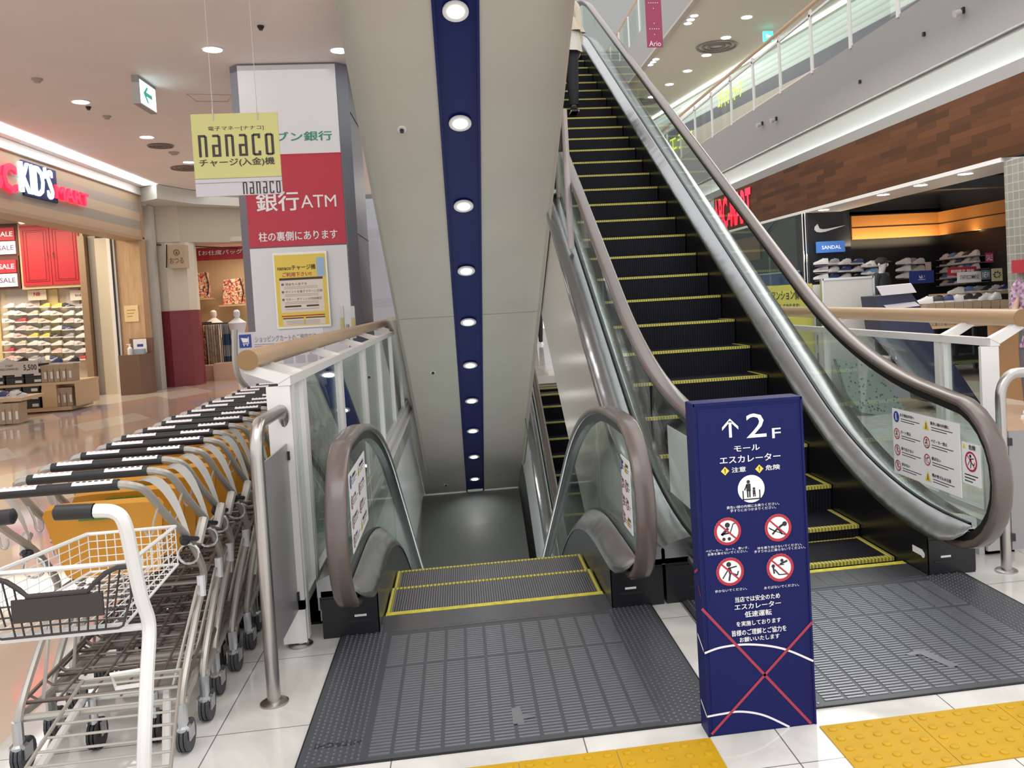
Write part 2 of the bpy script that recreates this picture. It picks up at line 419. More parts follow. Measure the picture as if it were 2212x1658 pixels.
def escalator(label, xc, z0, up, yA, clad, newel_front=3.74, tread=treadm, soffit=False, yloop=3.62, RISE=RISE):
    t = thing('escalator', label, 'escalator', (xc, 3.95, z0), 0, None)
    sg = 1 if up else -1
    yB = yA + RISE / SL
    base = lambda y, a, d=0: z0 + sg * (ramp(y, yA + d, a) - ramp(y, yB + d, a))
    nose = lambda y: base(y, .4)
    dk = lambda y: base(y, .75, -.02 * sg) + .20          # top of the black skirt
    hd = -.02 * sg
    rl = lambda y: base(y, .95, hd) + .865          # top of the handrail
    y1 = 3.74; y2 = yB + (1.2 if up else .95)
    ys = [y1 + i * (y2 - y1) / 90 for i in range(91)]; ysd = [newel_front - .20, newel_front - .10] + ys
    # steps
    y = 4.05 if up else 4.32
    n = 0
    while y < yB + .9:
        z = nose(y)
        if True:
            mb = MB()
            if up:
                yn = y + (.376 if (y < 4.3 or y > yB - .1) else (.34 if y < 4.7 or y > yB - .5 else .326))
                mb.slot(0).add([(xc - .5, y, z), (xc + .5, y, z), (xc + .5, y + .41, z), (xc - .5, y + .41, z)], [(0, 1, 2, 3)])
                mb.slot(0).add([(xc - .5, y, z), (xc + .5, y, z), (xc + .5, y + .02, z - .24), (xc - .5, y + .02, z - .24)], [(0, 3, 2, 1)])
                mb.slot(1).box(xc - .5, xc + .5, y - .004, y + .030, z - .016, z + .003)
                mb.slot(1).box(xc - .5, xc - .478, y + .03, y + .38, z, z + .003); mb.box(xc + .478, xc + .5, y + .03, y + .38, z, z + .003)
                mb.slot(1).box(xc - .478, xc + .478, y + .36, y + .374, z, z + .0015)
            else:
                yn = y + (.376 if (y < 4.5 or y > yB - .1) else .34 if y < 5.1 else .326)
                mb.slot(0).add([(xc - .5, y - .41, z), (xc + .5, y - .41, z), (xc + .5, y, z), (xc - .5, y, z)], [(0, 1, 2, 3)])
                mb.slot(0).add([(xc - .5, y, z), (xc + .5, y, z), (xc + .5, y - .02, z - .24), (xc - .5, y - .02, z - .24)], [(0, 1, 2, 3)])
                mb.slot(1).box(xc - .5, xc + .5, y - .020, y + .003, z - .012, z + .003)
                mb.slot(1).box(xc - .5, xc - .478, y - .36, y - .02, z, z + .003); mb.box(xc + .478, xc + .5, y - .36, y - .02, z, z + .003)
            mb.build('step', [tread, stepy], t)
        y = yn; n += 1
    mb = MB(); mb.box(xc - .5, xc + .5, 3.925, 3.962, z0, z0 + .009); mb.build('comb_line', yel, t)
    zt = z0 + sg * RISE
    mb = MB(); ye = yB + 1.1
    mb.box(xc - .5, xc + .5, ye, ye + .035, zt - .06, zt + .006); mb.slot(1).box(xc - .62, xc + .62, ye + .035, ye + 1.3, zt, zt + .005)
    mb.slot(0).box(xc - .62, xc + .62, ye + 1.3, ye + 1.34, zt, zt + .006); mb.build('far_comb_plate', [yel, mat('plate_plain', (.33, .33, .34), .35, .6)], t)
    # newels, skirts, decks, glass, handrails
    for s in (-1, 1):
        f = lambda a: xc + s * a
        def lohi(a, b): return min(f(a), f(b)), max(f(a), f(b))
        a, b = lohi(.512, .745)
        mb = MB(); mb.box(a, b, newel_front, 4.25, z0, z0 + .205); mb.box(a, b, newel_front - .004, newel_front, z0 + .01, z0 + .17)
        a2, b2 = lohi(.56, .62)
        mb.slot(1).box(a2 + .01, b2, newel_front - .007, newel_front - .004, z0 + .085, z0 + .094); mb.slot(2).box(a2 - .02, b2 + .02, newel_front - .006, newel_front - .004, z0 + .062, z0 + .072)
        for q in range(4): mb.slot(2).box(f(.512) - .003, f(.512) + .003, newel_front + .06 + q * .03, newel_front + .068 + q * .03, z0 + .13, z0 + .138)
        mb.build('newel_base', [black, wht, darkg], t)
        a, b = lohi(.645, .775)
        mb = MB(); mb.box(a, b, newel_front + .18, 4.3, z0, z0 + .2); mb.build('base_panel', black, t)
        # skirt
        mb = MB(); A = [(f(.507), y, nose(y) - .30) for y in ys]; B = [(f(.507), y, dk(y)) for y in ys]; mb.strip(A, B)
        mb.build('skirt_panel', mat('skirt_black', (.008, .008, .010), .25) if not (not up and z0 == 0) else mat('skirt_grey', (.05, .052, .055), .3, .5), t)
        # inner deck (bright sloping plate that ends in a rounded snout)
        mb = MB(); prof = [(.503, -.012), (.507, .006), (.518, .022), (.575, .085), (.588, .092), (.588, .06)]
        rings = []
        for i, yy in enumerate([newel_front - .235, newel_front - .22, newel_front - .18, newel_front - .11, newel_front - .02] + [q for q in ys if q > newel_front + .05]):
            k = [.12, .42, .70, .91, .99][i] if i < 5 else 1
            rings.append([(f(.588 - (.588 - p) * k), yy, dk(max(yy, y1)) + .092 - (.092 - q) * k) for p, q in prof])
        mb.loft(rings, False); DK = mb.build('inner_deck', steel, t, True, angle=50)
        mb = MB(); prof = [(.588, .075), (.592, .098), (.608, .098), (.612, .075)]
        mb.loft([[(f(p), yy, dk(yy) + q) for p, q in prof] for yy in ysd], False); mb.build('glass_gasket', darkg, DK)
        mb = MB(); prof = [(.612, .085), (.625, .092), (.70, .075), (.752, .055), (.760, .045), (.760, -.02)]
        mb.loft([[(f(p), yy, dk(yy) + q) for p, q in prof] for yy in ys], False)
        mb.add([(f(p), ys[0], dk(ys[0]) + q) for p, q in prof] + [(f(.612), ys[0], dk(ys[0]) - .02)], [tuple(range(7))])
        mb.build('outer_deck', steel, t, True, angle=50)
        # cladding
        yy0 = 4.0
        cy = [yy0 + i * (y2 - yy0) / 60 for i in range(61)]
        mb = MB(); low = lambda y: base(y, .5, .35 * sg) - 1.2
        mb.strip([(f(.738), y, low(y)) for y in cy], [(f(.738), y, dk(y) - .0) for y in cy])
        mb.build('side_cladding', clad, t, True)
        # handrail: loop at the near end, run, loop at the far end
        Rr = .347; zc = z0 + .865 - Rr
        path = [(3.98, z0 + .170), (3.78, z0 + .171)]
        for i in range(0, 13):
            th = math.pi * 1.5 - i * math.pi / 12
            path.append((yloop + Rr * math.cos(th), zc + Rr * math.sin(th)))
        yy = yloop + .14
        while yy < y2 - .3:
            path.append((yy, rl(yy))); yy += .13
        zc2 = rl(y2 + .4) - Rr
        path.append((y2 - .02, zc2 + Rr))
        for i in range(0, 13):
            th = math.pi * .5 - i * math.pi / 12
            path.append((y2 + .08 + Rr * math.cos(th), zc2 + Rr * math.sin(th)))
        path += [(y2 - .1, zc2 - Rr), (y2 - .3, zc2 - Rr)]
        def sweep(prof, closed):
            rings = []
            for i, (py, pz) in enumerate(path):
                a_ = path[max(0, i - 1)]; b_ = path[min(len(path) - 1, i + 1)]
                tv = Vector((0, b_[0] - a_[0], b_[1] - a_[1])).normalized(); nv = Vector((0, -tv.z, tv.y))
                # outward normal: left of travel (path runs front-up-back)
                rings.append([Vector((f(.60), py, pz)) + X * q + nv * r for q, r in prof])
            return rings
        mb = MB(); hr = [(-.030, 0), (.030, 0), (.040, -.006), (.0425, -.018), (.040, -.030), (.030, -.036), (.024, -.030), (-.024, -.030), (-.030, -.036), (-.040, -.030), (-.0425, -.018), (-.040, -.006)]
        mb.loft(sweep(hr, True), True); HR = mb.build('handrail', railm, t, True, angle=60)
        mb = MB(); mb.loft(sweep([(-.026, -.031), (.026, -.031), (.022, -.072), (-.022, -.072)], True), True); mb.build('handrail_guide', mat('guide_steel_shaded', (.04, .04, .042), .35, .6), HR)  # guide deepened and near black, standing for shade under the handrail
        # glass: near end pane follows the loop, then panes between seams
        inner = [(py, pz) for py, pz in path]
        loop = []
        for i, (py, pz) in enumerate(path):
            a_ = path[max(0, i - 1)]; b_ = path[min(len(path) - 1, i + 1)]
            tv = Vector((0, b_[0] - a_[0], b_[1] - a_[1])).normalized(); nv = Vector((0, -tv.z, tv.y))
            q = Vector((0, py, pz)) + nv * -.042; loop.append((q.y, q.z))
        gx = f(.60) - .005
        nearp = [p for p in loop[2:] if p[0] < 4.55 and p[0] < yB][:40]
        nearp = [p for p in nearp if p[0] <= 4.55]
        bot = [(yy, dk(yy) + .09) for yy in (4.55, 4.3, 4.1, 3.95, 3.80, 3.62)]
        pts = [(gx, 3.58, z0 + .285)] + [(gx, a_, b_) for a_, b_ in loop[2:] if a_ <= 4.5 and b_ > z0 * 1 + .29 and (a_ < 5)] 
        pts += [(gx, a_, b_) for a_, b_ in bot]
        mb = MB(); mb.prism(pts, (.010, 0, 0)); mb.build('glass_panel', glz, t)
        ya = 4.555
        while ya < y2 - .05:
            yb = min(ya + 1.30, y2)
            m_ = [ya + (yb - ya) * i / 8 for i in range(9)]
            pts = [(gx, q, dk(q) + .09) for q in m_] + [(gx, q, rl(q) - .042) for q in reversed(m_)]
            mb = MB(); mb.prism(pts, (.010, 0, 0)); mb.build('glass_panel', glz, t)
            ya = yb + .006
        pts = [(gx, y2 + .006, dk(y2) + .09)] + [(gx, a_, b_) for a_, b_ in loop if a_ > y2 + .006][::1] 
        mb = MB(); mb.prism(pts, (.010, 0, 0)); mb.build('glass_panel', glz, t)
    # underside
    if not soffit:
        mb = MB(); cy = [4.0 + i * (y2 - 4.0) / 40 for i in range(41)]
        mb.strip([(xc - .738, y, low(y)) for y in cy], [(xc + .738, y, low(y)) for y in cy]); mb.build('underside', soff, t)
    return t, nose

E1, n1 = escalator('escalator going down from this floor, left of the blue sign, grooved steps edged in yellow', .09, 0, False, 4.80, cladw, tread=treadl, yloop=3.66)
E2, n2 = escalator('long black-stepped escalator rising to the upper floor at the right, behind the blue sign', 1.594, 0, True, 4.394, cream, RISE=5.3)
E3, n3 = escalator('escalator coming up from the basement, glimpsed in the gap under the rising one', 1.594, -4.93, True, 4.394, cladw)
E4, n4 = escalator('escalator overhead whose beige underside carries a blue strip of round lamps', .107, 4.93, False, 4.97, soff, soffit=True)
for o in list(E4.children):        # the near landing of the overhead flight
    pass
# soffit of the overhead escalator: two panels and a blue lamp channel
sz = lambda y: 1.811 - .556 * (y - 8.3)
ysf = [3.3, 8.0, 8.01, 11.5, 11.51, 14.86]
for x0, x1 in ((-.625, -.052), (.252, .842)):
    mb = MB()
    for a, b in ((2.0, 9.28), (9.30, 14.86)):
        x0b = x0 - (.0 if x0 > 0 else (.13 if a > 9 else 0)); x1b = x1 + (.03 if (x0 > 0 and a > 11) else 0)
        mb.prism([(x0b, a, sz(a)), (x1b, a, sz(a)), (x1b, b, sz(b)), (x0b, b, sz(b))], (0, 0, .04))
    mb.build('soffit_panel', soff, E4)
mb = MB()
for x in (-.052, .232): mb.prism([(x, 2, sz(2) - .012), (x + .02, 2, sz(2) - .012), (x + .02, 15.0, sz(15.0) - .012), (x, 15.0, sz(15.0) - .012)], (0, 0, .05))
mb.prism([(-.034, 2, sz(2) + .03), (.234, 2, sz(2) + .03), (.234, 14.9, sz(14.9) + .03), (-.034, 14.9, sz(14.9) + .03)], (0, 0, .02))
mb.build('lamp_channel', navy, E4)
mb = MB()
for x in (-.640, .842): mb.prism([(x, 2, sz(2) - .01), (x + .016, 2, sz(2) - .01), (x + .016, 14.0, sz(14.0) - .01), (x, 14.0, sz(14.0) - .01)], (0, 0, .09))
mb.build('edge_trim', cream, E4)
nrm = Vector((0, -.486, -.874))
chan = emis('channel_lens', (1, .97, .93), 16)
for px, py in [(984, 22), (994, 264), (1001, 443), (1007, 583), (1011, 694), (1015, 787), (1018, 864), (1020, 929), (1022, 985), (1023.5, 1033)]:
    d = ray(px, py)
    # meet the channel plane
    tt_ = (1.811 + .556 * 8.3 + .02 - EYE.z) / (d.z + .556 * d.y); p = EYE + d * tt_; p.x = .1
    mb = MB(); mb.slot(0).disc(p + nrm * .004, .085, nrm, .012, 24); mb.slot(1).disc(p + nrm * .0161, .052, nrm, .003, 20)
    mb.build('downlight', [mat('lamp_ring', (.75, .74, .73), .35), chan], E4)
    l = bpy.data.lights.new('channel_lamp', 'SPOT'); l.energy = 5; l.spot_size = R_(120); l.spot_blend = .6; l.color = (1, .96, .9); l.shadow_soft_size = .05
    lo = bpy.data.objects.new('channel_lamp', l); lo.location = p + nrm * .03; lo.rotation_euler = (0, 0, 0); COL.objects.link(lo)
for px, py in ((868, 278), (935, 802), (963, 1046)):
    d = ray(px, py); tt_ = (1.811 + .556 * 8.3 - EYE.z) / (d.z + .556 * d.y); p = EYE + d * tt_
    mb = MB(); mb.disc(p, .035, nrm, .012, 16); mb.slot(1).disc(p + nrm * .012, .016, nrm, .02, 12); mb.build('sprinkler', [white, blk], E4)
# clear guard plates hung where the rising handrail passes under the overhead flight
for i, (pa, pb, yy, lab) in enumerate((((1222, 236), (1222, 538), 6.9, 'clear acrylic guard with a pinkish front edge hanging above the rising handrail, lower one'), ((1207, 330), (1207, 450), 7.9, 'short clear acrylic guard hanging behind the longer one beside the overhead soffit'))):
    a = at(*pa, 'y', yy); b = at(*pb, 'y', yy); x = .93 if i == 0 else .90
    t = thing('safety_guard', lab, 'guard', (x, yy, b.z))
    mb = MB(); mb.prism([(a.x - .02, yy, b.z), (a.x - .02, yy + .55, b.z + .45), (a.x - .02, yy + .55, a.z), (a.x - .02, yy, a.z)], (.006, 0, 0)); mb.build('plate', glz, t)
    mb = MB(); mb.tube([(a.x - .017, yy, b.z), (a.x - .017, yy, a.z)], .027, 10); mb.build('edge_pad', mat('edge_pad', (.42, .36, .35), .25), t, True)
    mb = MB(); mb.box(a.x - .09, a.x + .0, yy + .02, yy + .10, a.z - .32, a.z - .0); mb.build('bracket', darkg, t)
# stickers on the escalator glass
def yzrect(mb, x, ya, yb, za, zb, s, th=.0015): mb.box(min(x, x + s * th), max(x, x + s * th), ya, yb, za, zb)
def pict(mb, c, r, u, v, kind, face=1):
    """round or triangular warning sign: slots 0 white 1 red 2 blue 3 black 4 yellow"""
    u = Vector(u); v = Vector(v); n = u.cross(v); c = Vector(c)
    def poly(pts, k, lift): mb.slot(k).add([c + u * a * r + v * b * r + n * lift for a, b in pts], [tuple(range(len(pts)))])
    def ringp(r0, r1, k, lift, nn=24):
        A = [c + (u * math.cos(2 * math.pi * i / nn) + v * math.sin(2 * math.pi * i / nn)) * r * r0 + n * lift for i in range(nn + 1)]
        B = [c + (u * math.cos(2 * math.pi * i / nn) + v * math.sin(2 * math.pi * i / nn)) * r * r1 + n * lift for i in range(nn + 1)]
        mb.slot(k).strip(A, B)
    def dot(a, b, q, k, lift): poly([(a + q * math.cos(i * math.pi / 6), b + q * math.sin(i * math.pi / 6)) for i in range(12)], k, lift)
    def bar(a, b, c_, d_, w, k, lift):
        t_ = Vector((c_ - a, d_ - b, 0)).normalized(); p_ = Vector((-t_.y, t_.x, 0)) * w / 2
        poly([(a + p_.x, b + p_.y), (a - p_.x, b - p_.y), (c_ - p_.x, d_ - p_.y), (c_ + p_.x, d_ + p_.y)], k, lift)
    circ = [(math.cos(i * math.pi / 14), math.sin(i * math.pi / 14)) for i in range(28)]
    if kind == 'safe':
        poly(circ, 0, .001)
        dot(-.2, .52, .13, 3, .0015); bar(-.2, .38, -.2, -.15, .32, 3, .0015); bar(-.28, -.1, -.28, -.6, .11, 3, .0015); bar(-.12, -.1, -.12, -.6, .11, 3, .0015); bar(-.32, .32, -.5, -.08, .09, 3, .0015)
        dot(.2, .0, .1, 3, .0015); bar(.2, -.1, .2, -.4, .2, 3, .0015); bar(.15, -.35, .15, -.58, .08, 3, .0015); bar(.27, -.35, .27, -.58, .08, 3, .0015)
        bar(-.62, -.1, -.62, -.78, .09, 3, .0015); bar(.62, -.1, .62, -.78, .09, 3, .0015); bar(-.66, -.74, .66, -.74, .09, 3, .0015)
    elif kind == 'blue':
        poly(circ, 2, .001); dot(-.1, .5, .17, 0, .0015); bar(-.1, .35, -.15, -.2, .35, 0, .0015); bar(-.1, -.15, -.3, -.65, .16, 0, .0015); bar(.0, -.15, .25, -.6, .16, 0, .0015)
    elif kind in ('warn', 'warn2'):
        poly([(-.95, -.85), (.95, -.85), (0, .95)], 4, .001)
        dot(0, .25, .13, 3, .0015); bar(0, .1, 0, -.35, .22, 3, .0015); bar(0, -.3, -.25, -.7, .12, 3, .0015); bar(0, -.3, .3, -.65, .12, 3, .0015)
    else:
        poly(circ, 0, .001); ringp(.80, 1.0, 1, .0016)
        if kind == 'pram':
            dot(.0, .45, .19, 3, .0013); bar(.05, .22, -.45, -.25, .2, 3, .0013); bar(-.5, -.2, .2, -.12, .12, 3, .0013); bar(.2, -.1, .42, .5, .08, 3, .0013); bar(.42, .5, .62, .55, .08, 3, .0013); dot(-.3, -.55, .13, 3, .0013); dot(.1, -.55, .13, 3, .0013)
        elif kind == 'lean':
            dot(.5, .25, .18, 3, .0013); bar(.35, .2, -.1, -.1, .16, 3, .0013); bar(-.1, -.1, -.45, -.45, .14, 3, .0013); bar(-.7, .05, -.3, -.2, .08, 3, .0013); bar(.0, -.1, .3, -.5, .12, 3, .0013); bar(-.6, -.05, .6, -.6, .06, 3, .0013)
        elif kind == 'walk':
            dot(-.08, .52, .18, 3, .0013); bar(-.1, .3, .05, -.15, .24, 3, .0013); bar(.0, .25, .5, .35, .1, 3, .0013); bar(.05, -.1, .5, -.3, .12, 3, .0013); bar(.5, -.3, .6, .0, .1, 3, .0013); bar(.0, -.15, -.1, -.65, .13, 3, .0013); bar(-.1, .2, -.55, -.45, .09, 3, .0013)
        elif kind == 'play':
            dot(-.5, .15, .13, 3, .0013); bar(-.5, .05, -.45, -.4, .12, 3, .0013); bar(-.4, -.1, -.1, -.5, .1, 3, .0013); bar(-.1, -.5, .55, -.5, .08, 3, .0013); dot(.15, .5, .12, 3, .0013); bar(.0, .25, .55, .45, .14, 3, .0013); bar(-.3, .2, .3, .2, .07, 3, .0013)
        bar(-.66, .62, .66, -.62, .12, 1, .0018)
PM = [wht, redp, bluep, blk, yelp]
def glass_notice(x, ya, yb, za, zb, label, flip=1, parent=None):
    """notice stuck on glass; its face looks toward the steps (flip=+1 faces -x)"""
    mb = MB(); mb.slot(0).box(x - .001, x + .001, ya, yb, za, zb)
    u, xo = (-Y, x - .0012) if flip > 0 else (Y, x + .0012)
    W_ = yb - ya; H_ = zb - za
    P = lambda a, b: Vector((xo, (yb - a * W_) if flip > 0 else (ya + a * W_), zb - b * H_))
    kinds = [('blue', .07, .12), ('pram', .07, .38), ('walk', .07, .63), ('walk', .07, .87), ('warn', .54, .13), ('pram', .54, .38), ('play', .54, .63), ('warn2', .54, .87)]
    txt = ['お子様は中央へ', 'カート禁止', '乗り出さない', '歩かない', '黄色い線の内側に', 'ベビーカー禁止', '遊ばない', '靴の巻き込み注意']
    for (k, a, b), s in zip(kinds, txt):
        pict(mb, P(a, b), H_ * .085, u, Z, k)
        nn = len(s)
        mb.slot(3).text(s, P(a + .065 + .033 * nn / 2, b - .045), W_ * .033 * nn, H_ * .05, u, Z, .02)
        for q in range(2): mb.slot(3 if k not in ('blue',) or q else 1).text('no entry line', P(a + .065 + .16, b + .015 + q * .04), W_ * .30, H_ * .013, u, Z) if False else mb.add([P(a + .07, b + .01 + q * .035), P(a + .07 + .30 - .08 * q, b + .01 + q * .035), P(a + .07 + .30 - .08 * q, b + .022 + q * .035), P(a + .07, b + .022 + q * .035)], [(0, 1, 2, 3) if flip > 0 else (0, 1, 2, 3)])
    o = mb.build('glass_notice', PM, None); tag(o, label, 'notice', None); return o
glass_notice(2.187, 3.58, 4.18, .40, .735, 'white safety notice with eight pictograms on the glass at the right of the rising escalator')
glass_notice(.9965, 3.58, 4.18, .40, .735, 'white safety notice seen from behind through glass, just left of the blue sign', -1)
glass_notice(-.504, 3.72, 4.32, .36, .70, 'white safety notice on the left glass of the downward escalator', -1)
glass_notice(.684, 3.60, 3.80, .36, .68, 'narrow white safety notice on the right glass of the downward escalator')
mb = MB(); mb.slot(0).box(2.186, 2.188, 3.43, 3.565, .475, .66)
u = -Y; pict(mb, (2.1855, 3.497, .58), .045, u, Z, 'walk'); mb.slot(3).text('危険', (2.1855, 3.485, .643), .05, .022, u, Z, .03); mb.slot(4).add([(2.1855, 3.535, .632), (2.1855, 3.548, .655), (2.1855, 3.561, .632)][::-1], [(0, 1, 2)])
for q in range(3): mb.slot(3).add([(2.1852, 3.55, .52 - q * .014), (2.1852, 3.45 + .02 * q, .52 - q * .014), (2.1852, 3.45 + .02 * q, .515 - q * .014), (2.1852, 3.55, .515 - q * .014)], [(0, 1, 2, 3)])
tag(mb.build('glass_notice', PM, None), 'small white danger notice with one red circle, right of the large notice', 'notice')
mb = MB(); mb.box(2.0985, 2.1005, 3.78, 3.87, .085, .115); mb.slot(1).disc((2.0985, 3.775, .095), .016, -X, .001, 16)
tag(mb.build('sticker', [wht, wht], None), 'small white sticker on the black base right of the rising steps', 'sticker')
# ------------------------------------------------------------------ blue sign stand
t = thing('sign_stand', 'navy blue upright sign with a large 2F arrow standing between the two escalator entrances', 'sign', (.871, 2.614, 0))
SX0, SX1, SY = .697, 1.046, 2.576
mb = MB(); mb.box(SX0, SX1, SY, SY + .075, .0, 1.045)
mb.box(SX0 - .003, SX0 + .004, SY - .003, SY + .078, 0, 1.048); mb.box(SX1 - .004, SX1 + .003, SY - .003, SY + .078, 0, 1.048); mb.box(SX0, SX1, SY - .003, SY + .078, 1.040, 1.049)
mb.build('sign_body', [signblue], t)
mb = MB(); mb.box(SX0 + .012, SX1 - .012, SY - .002, SY, .004, 1.030); mb.build('front_panel', signblue, t)
FP = SY - .0025
S = lambda px, py: at(px, py, 'y', FP)
mb = MB()
def st(body, x0, y0, x1, y1, off=0.0, k=0):
    a, b = S(x0, y0), S(x1, y1)
    # photo corners: left-top and right-bottom of the upright lettering
    mb.slot(k).text(body, (a + b) / 2, abs(b.x - a.x), (y1 - y0) * .9 / 716, X, Z, off, lift=.001)
st('2', 1610, 888, 1656, 948, .0); st('F', 1667, 922, 1687, 947, .01)
c = S(1577, 923)
q = lambda a, b: c + X * a + Z * b
mb.slot(0).add([v - Y * .001 for v in [q(-.026, .002), q(0, .028), q(.026, .002), q(.026, -.008), q(.0, .018), q(-.026, -.008)]], [(0, 1, 4, 5), (1, 2, 3, 4)])
mb.add([v - Y * .001 for v in [q(-.0045, -.031), q(.0045, -.031), q(.0045, .020), q(-.0045, .020)]], [(0, 1, 2, 3)])
st('モール', 1585, 960, 1641, 974, .02); st('エスカレーター', 1554, 980, 1686, 998, .02)
st('注意', 1580, 1007, 1611, 1020, .01); st('危険', 1653, 1002, 1685, 1015, .01)
for px, py in ((1566, 1017), (1640, 1012)):
    c = S(px, py); r = .0135
    mb.slot(4).add([c + X * r - Y * .001, c + Z * r - Y * .001, c - X * r - Y * .001, c - Z * r - Y * .001], [(0, 1, 2, 3)])
    mb.slot(3).add([c + X * a + Z * b - Y * .0015 for a, b in ((-.001, -.003), (.001, -.003), (.0018, .007), (-.0018, .007))] + [c + X * a + Z * b - Y * .0015 for a, b in ((-.0012, -.007), (.0012, -.007), (.0012, -.0045), (-.0012, -.0045))], [(0, 1, 2, 3), (4, 5, 6, 7)])
pict(mb, S(1622.5, 1055), .0435, X, Z, 'safe')
st('黄色い線の内側にお乗りください。\n手すりにおつかまりください。', 1569, 1087, 1684, 1103)
pict(mb, S(1571.5, 1147), .0435, X, Z, 'pram'); pict(mb, S(1680.5, 1139), .0435, X, Z, 'lean')
pict(mb, S(1577, 1234), .0445, X, Z, 'walk'); pict(mb, S(1685, 1225), .0445, X, Z, 'play')
st('ベビーカー、カート、車いす、\n台車を乗せないでください。', 1524, 1182, 1618, 1197); st('体を乗り出さないでください。\n手すりの上に乗らないでください。', 1628, 1175, 1740, 1190)
st('歩かないでください。', 1544, 1270, 1614, 1277); st('あそばないでください。', 1650, 1262, 1726, 1269)
st('当店では安全のため', 1587, 1283, 1685, 1297, .01); st('エスカレーター', 1586, 1299, 1687, 1313, .03); st('低速運転', 1608, 1316, 1667, 1331, .03)
st('を実施しております', 1590, 1336, 1687, 1349, .01); st('皆様のご理解とご協力を', 1580, 1354, 1699, 1369, .01); st('お願いいたします', 1597, 1371, 1684, 1383, .01)
mb.build('lettering', PM, t)
# red cross lines and the two white arcs on the lower half
mb = MB()
def band(pts, w, k):
    P3 = [S(*p) for p in pts]; A = []; B = []
    for i, p in enumerate(P3):
        a = P3[max(0, i - 1)]; b = P3[min(len(P3) - 1, i + 1)]; tv = (b - a).normalized(); nv = Vector((-tv.z, 0, tv.x))
        A.append(p + nv * w / 2 - Y * (.0008 + .0004 * k)); B.append(p - nv * w / 2 - Y * (.0008 + .0004 * k))
    mb.slot(k).strip(A, B)
band([(1516, 1314), (1752, 1562)], .0085, 1); band([(1537, 1585), (1754, 1343)], .0085, 1)
band([tuple(p[:2]) for p in smoothpath([(1522, 1410, 0), (1560, 1397, 0), (1620, 1391, 0), (1690, 1400, 0), (1757, 1427, 0)])], .0065, 0)
band([tuple(p[:2]) for p in smoothpath([(1528, 1547, 0), (1560, 1541, 0), (1600, 1536, 0), (1650, 1544, 0), (1705, 1569, 0)])], .0065, 0)
for yy0, yy1, zz0, zz1, k in ((2.60, 2.578, .47, .44, 1), (2.64, 2.60, .50, .52, 1), (2.64, 2.578, .30, .27, 0), (2.64, 2.578, .085, .06, 0)):
    mb.slot(k).add([(SX0 - .004, yy0, zz0), (SX0 - .004, yy1, zz1), (SX0 - .004, yy1, zz1 + .009), (SX0 - .004, yy0, zz0 + .009)], [(0, 1, 2, 3)])
mb.build('line_decoration', [mat('line_white', (.78, .76, .80), .45), mat('line_red', (.36, .03, .06), .45)], t)

# ------------------------------------------------------------------ steel hoop guards
def hoop(x, y0, y1, h, label, plate, along=Y):
    t = thing('hoop_guard', label, 'guard rail', (x, y0, 0))
    r = .024; a = Vector((x, y0, 0)); b = a + along * (y1 - y0); k = .085 if y1 - y0 > .3 else .06
    pts = [a + Z * .01, a + Z * (h - .14)] + [a + Z * (h - .14) + along * (k - k * math.cos(th)) + Z * (.115 * math.sin(th)) for th in [math.pi / 2 * i / 6 for i in range(1, 7)]]
    pts += [b - along * k + Z * (h - .025)] + [b + Z * (h - .14) + along * (-k + k * math.sin(th)) + Z * (.115 * math.cos(th)) for th in [math.pi / 2 * i / 6 for i in range(1, 7)]] + [b + Z * .01]
    mb = MB(); mb.tube(pts, r, 14); mb.build('bent_tube', hoopm, t, True)
    for p in (a, b):
        mb = MB(); mb.lathe([(.050, 0), (.050, .006), (.040, .012), (.027, .014)], p, 20); mb.build('foot_flange', hoopm, t, True)
    mb = MB()
    if plate:
        p0, p1 = plate; n_ = along.cross(Z)
        q0 = a + along * .03; q1 = b - along * .03
        mb.prism([q0 + Z * p0, q1 + Z * p0, q1 + Z * p1, q0 + Z * p1], n_ * .006)
        mb.build('infill_panel', mat('infill_grey', (.30, .29, .30), .35, .3), t)
        for p in (a, b):
            for z_ in (p0 + .06, p1 - .05):
                mb = MB(); mb.bx(p + Z * z_ + along * (.028 if p is a else -.028), .03, .03, .035); mb.build('clamp', darkg, t)
    return t
hoop(-.742, 3.168, 3.70, 1.03, 'satin steel hoop guard with a grey panel between the carts and the downward escalator', (.16, .86))
hoop(2.474, 3.707, 4.3, .955, 'satin steel hoop guard with a grey panel at the right edge of the photo', (.10, .66), X)

